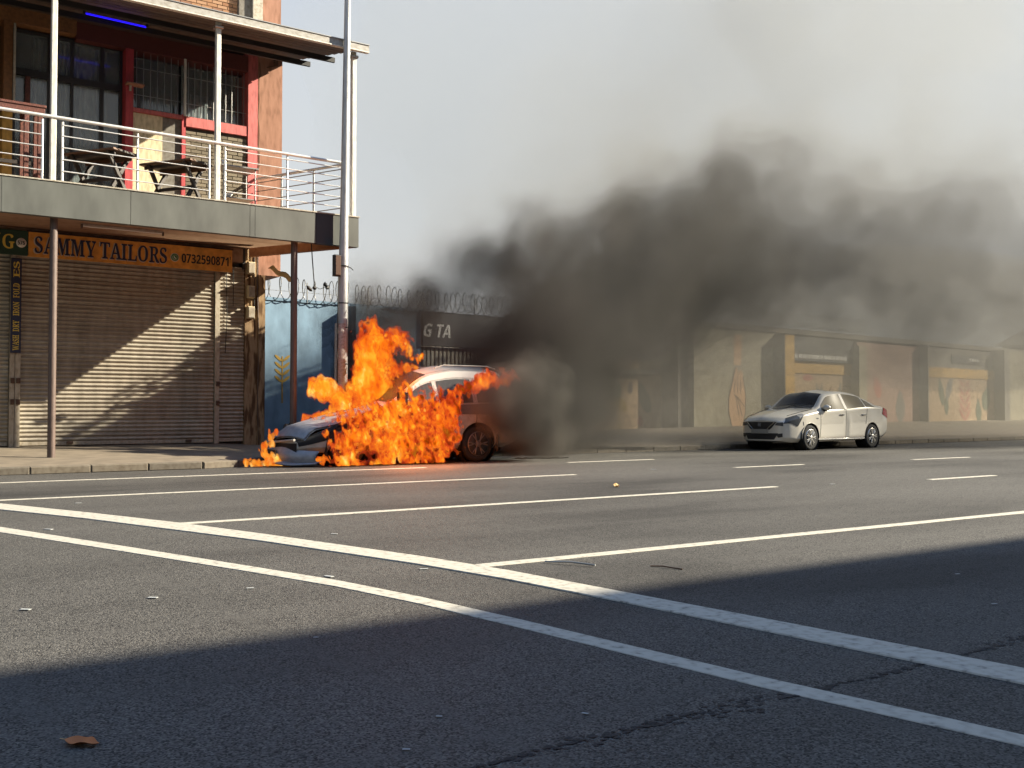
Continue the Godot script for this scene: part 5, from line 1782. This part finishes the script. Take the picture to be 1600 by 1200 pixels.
func flame(called: String, label: String, caps: Array, cell: float, ragged: float, flat: float, hot: float, contrast: float, veil: float, lamps: Array) -> void:
	var lo := Vector3(1e9, 1e9, 1e9)
	var hi := -lo
	for c in caps:
		for p in [Vector3(c[0], c[1], c[2]), Vector3(c[3], c[4], c[5])]:
			var r := Vector3.ONE * (maxf(c[6], c[7]) + 0.28)
			lo = lo.min(p - r)
			hi = hi.max(p + r)
	lo.y = maxf(lo.y, 0.0)
	var f := flame_field(caps, lo, hi, cell, ragged, flat)
	var lick := noise(FastNoiseLite.TYPE_SIMPLEX_SMOOTH, 6.5, 31, 3)
	var cells := noise(FastNoiseLite.TYPE_CELLULAR, 11.0, 32, 1)
	cells.cellular_return_type = FastNoiseLite.RETURN_DISTANCE2_SUB
	var big := noise(FastNoiseLite.TYPE_SIMPLEX_SMOOTH, 1.8, 33, 2)
	var paint := func(p: Vector3) -> Color:
		var q := Vector3(p.x + 0.25 * p.y, p.y * 0.45, p.z)
		var v := cells.get_noise_3dv(q) * 0.5 + 0.5
		var h := hot + lick.get_noise_3dv(q) * contrast + (0.40 - v) * contrast * 1.1 + big.get_noise_3dv(p) * 0.9 - 0.35 * smoothstep(2.0, 2.75, p.y) - (0.40 * smoothstep(9.2, 10.0, p.x) if flat > 1.1 else 0.0)
		var c := Color(0.045, 0.005, 0.003)
		c = c.lerp(Color(0.20, 0.018, 0.004), smoothstep(-0.40, 0.0, h))
		c = c.lerp(Color(0.31, 0.060, 0.004), smoothstep(0.0, 0.42, h))
		c = c.lerp(Color(0.36, 0.125, 0.010), smoothstep(0.55, 1.05, h))
		c = c.lerp(Color(0.42, 0.26, 0.07), smoothstep(1.15, 1.7, h))
		return c
	var o := thing(called, label, "flame", Vector3.ZERO, 0.0, "flames on the burning car")
	# bright inside, thinner and redder towards the edge
	var bright := func(p: Vector3) -> Color:
		var c: Color = paint.call(p)
		var w := smoothstep(0.0, 0.5, big.get_noise_3dv(p * 1.7))
		return Color(minf(c.r * 1.15 + 0.03 + 0.08 * w, 0.6), c.g * 1.25 + 0.014 + 0.06 * w, c.b * 0.9 + 0.004 * w)
	var layers := [["flame_core", 0.06, bright, "fire_core"], ["flame_body", 0.0, paint, "fire_body"], ["flame_body", -0.022, paint, "fire_edge"]]
	if veil > 0.0:
		var red := func(p: Vector3) -> Color:
			var h := lick.get_noise_3d(p.x * 0.8, p.y * 0.5, p.z * 0.8)
			return Color(0.17, 0.014, 0.004).lerp(Color(0.28, 0.040, 0.005), smoothstep(-0.2, 0.4, h))
		layers.append(["flame_veil", -veil - 0.01, red, "fire_veil"])
	for l in layers:
		var m := nets(f.F, f.n, l[1] if cell > 0.015 else minf(l[1], 0.01), f.ax, f.ay, f.az, f.g, f.g, 0.0, l[2])
		if m:
			put(o, l[0], m, M[l[3]])
	for l in lamps:
		var lamp := OmniLight3D.new()
		lamp.name = "fire_light"
		lamp.light_color = Color(1.0, 0.50, 0.15)
		lamp.light_energy = l[3]
		lamp.light_size = 0.35
		lamp.omni_range = 20.0
		lamp.omni_attenuation = 2.0
		lamp.shadow_enabled = true
		lamp.position = Vector3(l[0], l[1], l[2])
		o.add_child(lamp, true)

func flames() -> void:
	var z := -17.72
	flame("flame", "tall yellow-orange flame rising from the bonnet beside the pole", [
		[8.8, 0.9, z, 9.08, 1.5, z, 0.26, 0.34], [9.08, 1.5, z, 9.05, 2.2, z, 0.34, 0.30], [9.05, 2.2, z, 8.98, 2.62, z, 0.30, 0.10],
		[9.2, 2.2, z, 9.68, 2.42, z, 0.17, 0.11], [9.68, 2.42, z, 9.82, 2.15, z, 0.10, 0.03],
		[9.15, 1.78, z, 9.82, 1.86, z, 0.15, 0.03], [9.15, 1.35, z, 9.58, 1.5, z, 0.18, 0.03]],
		0.022, 0.04, 1.0, 0.50, 0.75, 0.05, [[9.1, 1.9, -16.9, 0.8]])
	flame("flame", "rounded orange flame curling out to the left over the bonnet", [
		[7.93, 1.40, z, 8.22, 1.33, z, 0.17, 0.14], [8.22, 1.33, z, 8.72, 0.98, z, 0.13, 0.16], [8.25, 0.92, z, 8.9, 1.1, z, 0.10, 0.18],
		[7.62, 0.80, z + 0.1, 8.5, 1.12, z + 0.1, 0.02, 0.06], [7.35, 0.70, -17.3, 8.0, 0.86, -17.3, 0.015, 0.035], [7.75, 0.80, -17.2, 8.9, 1.0, -17.1, 0.03, 0.07]],
		0.022, 0.04, 1.0, 0.55, 0.85, 0.03, [])
	var s := -16.42
	flame("flame", "broad sheet of orange flame down the near side of the burning car", [
		[7.85, 0.17, s, 9.75, 0.16, s, 0.12, 0.09], [7.80, 0.45, s - 0.1, 8.25, 0.55, s, 0.14, 0.17], [8.05, 0.85, s - 0.3, 8.7, 0.9, s - 0.1, 0.10, 0.16],
		[8.45, 0.68, s, 9.5, 0.66, s, 0.17, 0.16], [8.5, 0.6, s, 8.42, 1.0, s, 0.10, 0.02], [9.12, 0.7, s, 9.2, 1.2, s, 0.10, 0.02], [9.6, 0.7, s, 9.75, 1.25, s, 0.11, 0.02], [8.7, 0.7, s, 8.72, 1.1, s, 0.10, 0.02], [9.85, 0.5, s, 10.0, 1.0, s, 0.10, 0.02], [8.9, 0.95, s, 9.08, 1.32, s, 0.15, 0.03], [9.3, 0.85, s, 9.55, 1.28, s, 0.15, 0.03],
		[8.55, 0.33, s, 9.5, 0.33, s, 0.17, 0.19], [9.5, 0.40, s, 9.98, 0.42, s, 0.22, 0.12], [9.5, 0.8, s, 9.85, 1.0, s, 0.14, 0.05]],
		0.022, 0.13, 1.5, 0.14, 1.2, 0.06, [[8.8, 0.6, -15.9, 0.8], [9.6, 0.5, -15.9, 0.5]])
	flame("flame", "thin red flame streaming back from the rear windows of the burning car", [
		[9.75, 0.92, s, 10.2, 1.34, s, 0.08, 0.08], [9.8, 0.7, s, 10.15, 1.1, s, 0.15, 0.10], [9.9, 0.45, s, 10.2, 0.8, s, 0.12, 0.04], [10.2, 1.36, s, 10.9, 1.58, s, 0.06, 0.075], [10.9, 1.6, s, 11.32, 1.58, s, 0.085, 0.05]],
		0.02, 0.08, 1.2, 0.08, 0.9, 0.04, [])
	flame("flame", "small yellow flames at the front bumper spreading onto the road", [
		[6.45, 0.03, -17.2, 6.9, 0.10, -17.2, 0.035, 0.06], [6.85, 0.12, -17.2, 7.12, 0.22, -17.25, 0.07, 0.06], [6.78, 0.2, -17.3, 6.76, 0.34, -17.3, 0.05, 0.02], [6.93, 0.36, -17.35, 6.98, 0.62, -17.35, 0.05, 0.02], [7.5, 0.10, -16.75, 7.62, 0.12, -16.72, 0.035, 0.03]],
		0.016, 0.035, 1.0, 0.6, 0.8, 0.015, [])
	for k in [[11.62, 1.80, -17.2, 0.035, 0.03, "small orange wisp of flame just behind the car roof"], [9.92, 1.98, -17.5, 0.035, 0.03, "small curl of flame above the windscreen"]]:
		flame("flame", k[5], [[k[0] - 0.06, k[1], k[2], k[0] + 0.07, k[1] + k[4], k[2], k[3], k[3] * 0.5]], 0.014, 0.03, 1.0, 0.15, 0.9, 0.02, [])

# ------------------------------------------------------------------ smoke
func fog_mat(name_: String, c: Color, density: float) -> FogMaterial:
	var m := FogMaterial.new()
	m.resource_name = name_
	m.albedo = c
	m.density = density
	return m

func smoke() -> void:
	# the plume: a curved tube of air with soot, densest near the car, drawn as nested bodies of growing density
	var xs := PackedFloat32Array()
	var gy := PackedFloat32Array()
	var gz := PackedFloat32Array()
	var x := 8.6
	while x < 62.0:
		xs.append(x)
		var t := maxf(0.0, x - 9.0)
		gy.append(1.0 + t * 0.05)
		gz.append(1.0 + t * 0.05)
		x += 0.125 * (1.0 + t * 0.075)
	var ys := PackedFloat32Array()
	var zs := PackedFloat32Array()
	for j in 60: ys.append(0.0 + j * 0.118)
	for k in 52: zs.append(-3.2 + k * 0.125)
	var n := Vector3i(xs.size(), ys.size(), zs.size())
	var z0 := -18.6
	#            x: height of the middle, half height, half depth, density
	var path := {"y": [[8.6, 2.0], [11, 1.7], [12, 1.7], [13.5, 2.1], [15, 2.6], [17, 3.7], [19.3, 4.75], [22, 5.1], [26, 4.9], [32, 4.9], [45, 6], [62, 8.5]],
		"ry": [[8.6, 0.6], [11, 1.3], [12, 2.0], [13.5, 2.3], [15, 2.5], [17, 2.25], [19.3, 2.1], [22, 2.3], [26, 2.7], [32, 3.2], [45, 6], [62, 9]],
		"z": [[8.6, -18.2], [11, -17.8], [12, -17.6], [15, -18.4], [20, -18.9], [25, -17.8], [30, -15.5], [38, -11.5], [48, -8], [62, -6]],
		"rz": [[8.6, 0.5], [11, 1.0], [12, 1.5], [15, 1.8], [20, 2.2], [30, 3.0], [62, 6]],
		"d": [[8.6, 0.05], [10.6, 0.10], [11.2, 0.6], [12, 2.6], [15, 2.6], [17, 1.6], [19.3, 1.1], [22, 0.72], [26, 0.42], [32, 0.22], [40, 0.15], [50, 0.10], [62, 0.05]]}
	var puffs := [[11.75, 4.15, -18.3, 0.85, 1.5], [12.6, 4.0, -18.4, 0.85, 1.5], [13.35, 5.3, -18.6, 0.85, 0.40], [13.0, 4.7, -18.4, 0.7, 0.7], [10.6, 3.25, -18.6, 0.65, 0.7], [9.8, 2.75, -19.0, 0.9, 0.9], [10.6, 2.6, -18.9, 1.0, 1.2], [10.2, 1.9, -19.5, 1.0, 1.4], [9.4, 2.1, -19.6, 0.9, 1.2], [9.15, 2.95, -18.0, 0.5, 1.3], [9.6, 3.15, -18.2, 0.55, 1.1], [10.2, 3.25, -18.4, 0.6, 1.1], [10.9, 3.5, -18.4, 0.7, 1.1], [14.6, 4.6, -18.6, 0.8, 0.4], [18.8, 6.2, -19.2, 1.7, 0.14],
		[9.6, 1.6, -18.9, 0.75, 0.9], [8.9, 1.0, -18.95, 0.6, 0.8], [8.0, 0.4, -18.7, 0.5, 0.8], [11.25, 0.9, -16.1, 0.45, 2.6], [10.7, 1.1, -16.15, 0.42, 2.2], [11.75, 1.25, -16.1, 0.6, 2.4], [11.9, 0.6, -16.3, 0.6, 2.4]]
	var F := PackedFloat32Array()
	F.resize(n.x * n.y * n.z)
	var wa := noise(FastNoiseLite.TYPE_SIMPLEX_SMOOTH, 0.5, 41, 4)
	var wb := noise(FastNoiseLite.TYPE_SIMPLEX_SMOOTH, 0.5, 42, 4)
	var puffy := noise(FastNoiseLite.TYPE_SIMPLEX_SMOOTH, 0.45, 43, 3)
	for i in n.x:
		var px := xs[i]
		var yc := key_at(path.y, px)
		var ry := key_at(path.ry, px)
		var zc := key_at(path.z, px)
		var rz := key_at(path.rz, px)
		var dn := key_at(path.d, px)
		var near := []
		for b in puffs:
			if absf(px - b[0]) < b[3] * 2.4:
				near.append(b)
		var edge_i := i == 0 or i == n.x - 1
		var grow := 1.0 + maxf(0.0, px - 12.0) * 0.07
		for j in n.y:
			var py := ys[j] * gy[i]
			for k in n.z:
				if edge_i or j == 0 or j == n.y - 1 or k == 0 or k == n.z - 1:
					continue
				var p := Vector3(px, py, z0 + zs[k] * gz[i])
				var dy := (py - yc) / ry
				var dz := (p.z - zc) / rz
				var rough := dy * dy + dz * dz
				if rough > 8.0 and near.is_empty():
					continue
				var q := p / grow
				var warp := Vector3(wa.get_noise_3dv(q), wb.get_noise_3dv(q), wa.get_noise_3dv(q + Vector3(31, 5, 9))) * (0.8 * minf(grow, 1.6))
				var v := p + warp
				dy = (v.y - yc) / ry
				dz = (v.z - zc) / rz
				var d := dn * exp(-lerpf(1.5, 1.05, smoothstep(15.0, 22.0, px)) * (dy * dy + dz * dz))
				for b in near:
					var r2: float = (Vector3(b[0], b[1], b[2]) - v).length_squared() / (b[3] * b[3])
					d += b[4] * exp(-1.6 * r2)
				d *= clampf(0.9 + lerpf(0.85, 0.35, smoothstep(14.0, 22.0, px)) * puffy.get_noise_3dv(q), 0.45, 1.6)
				F[i * n.y * n.z + j * n.z + k] = d
	var plume := thing("smoke_plume", "dark smoke pouring from the burning car and drifting to the right", "smoke")
	var shells := [[0.012, 0.018, Color(0.66, 0.655, 0.635)], [0.03, 0.026, Color(0.58, 0.57, 0.545)], [0.06, 0.038, Color(0.50, 0.485, 0.46)], [0.105, 0.055, Color(0.42, 0.405, 0.385)], [0.17, 0.08, Color(0.35, 0.34, 0.325)], [0.26, 0.12, Color(0.29, 0.28, 0.27)], [0.40, 0.18, Color(0.24, 0.235, 0.228)], [0.62, 0.28, Color(0.20, 0.196, 0.192)], [0.95, 0.42, Color(0.175, 0.17, 0.168)], [1.45, 0.6, Color(0.16, 0.157, 0.155)]]
	var turn := 0
	for s in shells:
		# each body of air is torn by a noise of its own, so that their edges do not run side by side
		var tear := noise(FastNoiseLite.TYPE_SIMPLEX_SMOOTH, 1.25, 80 + turn, 4)
		turn += 1
		var G := PackedFloat32Array(F)
		for i in n.x:
			var grow := 1.0 + maxf(0.0, xs[i] - 12.0) * 0.055
			for j in n.y:
				var py := ys[j] * gy[i] / grow
				var at := (i * n.y + j) * n.z
				for k in n.z:
					var v := F[at + k]
					if v > s[0] * 0.45 and v < s[0] * 3.0:
						G[at + k] = v * (1.0 + 0.55 * tear.get_noise_3d(xs[i] / grow, py, (z0 + zs[k] * gz[i]) / grow))
		var m := nets(G, n, s[0], xs, ys, zs, gy, gz, z0)
		if m:
			var o := put(plume, "smoke", m, fog_mat("smoke", s[2], s[1]))
			tag(o, "", "", "", "stuff")

	# pale puffs rolling out low behind the car
	var pf := thing("smoke_puff", "pale grey smoke rolling low round the rear of the burning car", "smoke")
	var ux := PackedFloat32Array()
	var uy := PackedFloat32Array()
	var uz := PackedFloat32Array()
	var flat_ := PackedFloat32Array()
	for i in 56:
		ux.append(9.9 + i * 0.075)
		flat_.append(1.0)
	for j in 42: uy.append(0.0 + j * 0.07)
	for k in 28: uz.append(-17.3 + k * 0.075)
	var un := Vector3i(ux.size(), uy.size(), uz.size())
	var U := PackedFloat32Array()
	U.resize(un.x * un.y * un.z)
	var na := noise(FastNoiseLite.TYPE_SIMPLEX_SMOOTH, 1.3, 71, 4)
	var rolls := [[11.55, 0.95, -16.2, 0.48, 1.0], [12.05, 0.65, -16.2, 0.45, 1.0], [12.15, 1.35, -16.3, 0.45, 0.9], [11.75, 1.55, -16.25, 0.42, 0.7], [12.45, 0.6, -16.4, 0.4, 0.7], [11.15, 0.8, -16.2, 0.4, 0.8], [10.65, 1.0, -16.2, 0.36, 0.7], [11.25, 1.45, -16.1, 0.42, 1.2], [11.0, 1.0, -16.1, 0.38, 1.1], [11.45, 1.1, -16.05, 0.4, 1.1], [11.6, 0.5, -16.2, 0.4, 0.9], [12.2, 2.0, -16.5, 0.4, 0.5]]
	for i in range(1, un.x - 1):
		for j in range(1, un.y - 1):
			for k in range(1, un.z - 1):
				var p := Vector3(ux[i], uy[j], uz[k])
				var v := p + Vector3(na.get_noise_3dv(p), na.get_noise_3dv(p + Vector3(9, 2, 4)), na.get_noise_3dv(p + Vector3(3, 8, 1))) * 0.32
				var d := 0.0
				for b in rolls:
					d += b[4] * exp(-1.4 * (Vector3(b[0], b[1], b[2]) - v).length_squared() / (b[3] * b[3]))
				# the grid ends here: thin out before it does
				d *= smoothstep(9.9, 10.4, p.x) * (1.0 - smoothstep(13.4, 13.95, p.x)) * smoothstep(-17.3, -16.9, p.z) * (1.0 - smoothstep(-15.6, -15.25, p.z)) * (1.0 - smoothstep(2.4, 2.85, p.y))
				U[i * un.y * un.z + j * un.z + k] = d
	for s in [[0.10, 0.35, Color(0.50, 0.485, 0.455)], [0.30, 0.8, Color(0.47, 0.455, 0.43)], [0.65, 1.3, Color(0.44, 0.425, 0.40)]]:
		var m := nets(U, un, s[0], ux, uy, uz, flat_, flat_, 0.0)
		if m:
			var o := put(pf, "smoke", m, fog_mat("pale_smoke", s[2], s[1]))
			tag(o, "", "", "", "stuff")

	# smoke that has settled between the shops and the kerb
	var low := thing("smoke_bank", "pale smoke hanging low in front of the painted shopfronts", "smoke")
	for b in [[36.0, 2.5, -22.0, 34.0, 9.0, 10.0, 0.075], [23.0, 2.2, -22.5, 15.0, 7.0, 6.0, 0.04]]:
		var fv := FogVolume.new()
		fv.name = "smoke"
		fv.shape = RenderingServer.FOG_VOLUME_SHAPE_ELLIPSOID
		fv.size = Vector3(b[3], b[4], b[5])
		fv.position = Vector3(b[0], b[1], b[2])
		fv.material = fog_mat("low_smoke", Color(0.76, 0.735, 0.665), b[6])
		low.add_child(fv, true)
		tag(fv, "", "", "", "stuff")

	# the thinner smoke that has risen above the plume and drifts away over the roofs
	var rx := PackedFloat32Array()
	var ryy := PackedFloat32Array()
	var rzz := PackedFloat32Array()
	var ones := PackedFloat32Array()
	for i in 84:
		rx.append(9.5 + i * 0.7 * (1.0 + i * 0.008))
		ones.append(1.0)
	for j in 54: ryy.append(2.0 + j * 0.85)
	for k in 58: rzz.append(-76.0 + k * 1.06)
	var rn := Vector3i(rx.size(), ryy.size(), rzz.size())
	var R := PackedFloat32Array()
	R.resize(rn.x * rn.y * rn.z)
	var ra := noise(FastNoiseLite.TYPE_SIMPLEX_SMOOTH, 0.10, 61, 3)
	var rb := noise(FastNoiseLite.TYPE_SIMPLEX_SMOOTH, 0.10, 62, 3)
	for i in range(1, rn.x - 1):
		var px := rx[i]
		var yc := key_at([[9.5, 4.5], [12, 5.5], [16, 7.6], [22, 10.5], [30, 13.5], [45, 18], [75, 25]], px)
		var hh := key_at([[9.5, 0.8], [12, 1.6], [16, 3.0], [22, 4.8], [30, 7], [45, 10], [75, 14]], px)
		var zc := key_at([[9.5, -18.5], [12, -19], [16, -21], [22, -25.5], [30, -32], [45, -43], [75, -60]], px)
		var hd := key_at([[9.5, 0.8], [12, 1.6], [16, 3], [22, 5], [30, 7], [45, 11], [75, 16]], px)
		var dn := key_at([[9.5, 0.0], [12, 0.035], [16, 0.035], [22, 0.034], [30, 0.034], [45, 0.024], [75, 0.012]], px)
		for j in range(1, rn.y - 1):
			for k in range(1, rn.z - 1):
				var p := Vector3(px, ryy[j], rzz[k])
				var q := p * (1.0 / (0.5 + px * 0.02))
				var v := p + Vector3(0, ra.get_noise_3dv(q), rb.get_noise_3dv(q)) * (hh * 0.9)
				var dy := (v.y - yc) / hh
				var dz := (v.z - zc) / hd
				R[i * rn.y * rn.z + j * rn.z + k] = dn * exp(-1.2 * (dy * dy + dz * dz)) * clampf(0.9 + 1.1 * rb.get_noise_3dv(q * 0.8 + Vector3(5, 5, 5)), 0.3, 1.7)
	var risen := thing("smoke_drift", "pale grey-brown smoke that has risen and drifts away over the roofs", "smoke")
	for s in [[0.005, 0.006, Color(0.74, 0.745, 0.735)], [0.013, 0.010, Color(0.69, 0.69, 0.675)], [0.026, 0.018, Color(0.61, 0.605, 0.585)]]:
		var m := nets(R, rn, s[0], rx, ryy, rzz, ones, ones, 0.0)
		if m:
			var o := put(risen, "smoke", m, fog_mat("drift_smoke", s[2], s[1]))
			tag(o, "", "", "", "stuff")

	# the thin veil of old smoke over the street and the sky to the right
	var hx := PackedFloat32Array()
	var hy := PackedFloat32Array()
	var hz := PackedFloat32Array()
	var one := PackedFloat32Array()
	for i in 46:
		hx.append(6.0 + i * 2.6)
		one.append(1.0)
	for j in 30: hy.append(0.0 + j * 2.2)
	for k in 34: hz.append(-96.0 + k * 2.5)
	var hn := Vector3i(hx.size(), hy.size(), hz.size())
	var H := PackedFloat32Array()
	H.resize(hn.x * hn.y * hn.z)
	var hw := noise(FastNoiseLite.TYPE_SIMPLEX_SMOOTH, 0.03, 51, 2)
	for i in range(1, hn.x - 1):
		for j in range(1, hn.y - 1):
			for k in range(1, hn.z - 1):
				var p := Vector3(hx[i], hy[j], hz[k])
				var d := 1.0
				d *= smoothstep(10.0, 40.0, p.x + 0.25 * (p.z + 30.0)) * (1.0 - smoothstep(85.0, 120.0, p.x))
				d *= 1.0 - smoothstep(30.0, 62.0, p.y)
				d *= smoothstep(-92.0, -60.0, p.z) * (1.0 - smoothstep(-24.0, -15.5, p.z))
				d *= 0.75 + 1.1 * hw.get_noise_3dv(p)
				H[i * hn.y * hn.z + j * hn.z + k] = d
	var veil := thing("smoke_haze", "thin beige veil of smoke over the right half of the street", "smoke")
	for s in [[0.25, 0.010]]:
		var m := nets(H, hn, s[0], hx, hy, hz, one, one, 0.0)
		if m:
			var o := put(veil, "haze", m, fog_mat("haze", Color(0.78, 0.79, 0.785), s[1]))
			tag(o, "", "", "", "stuff")
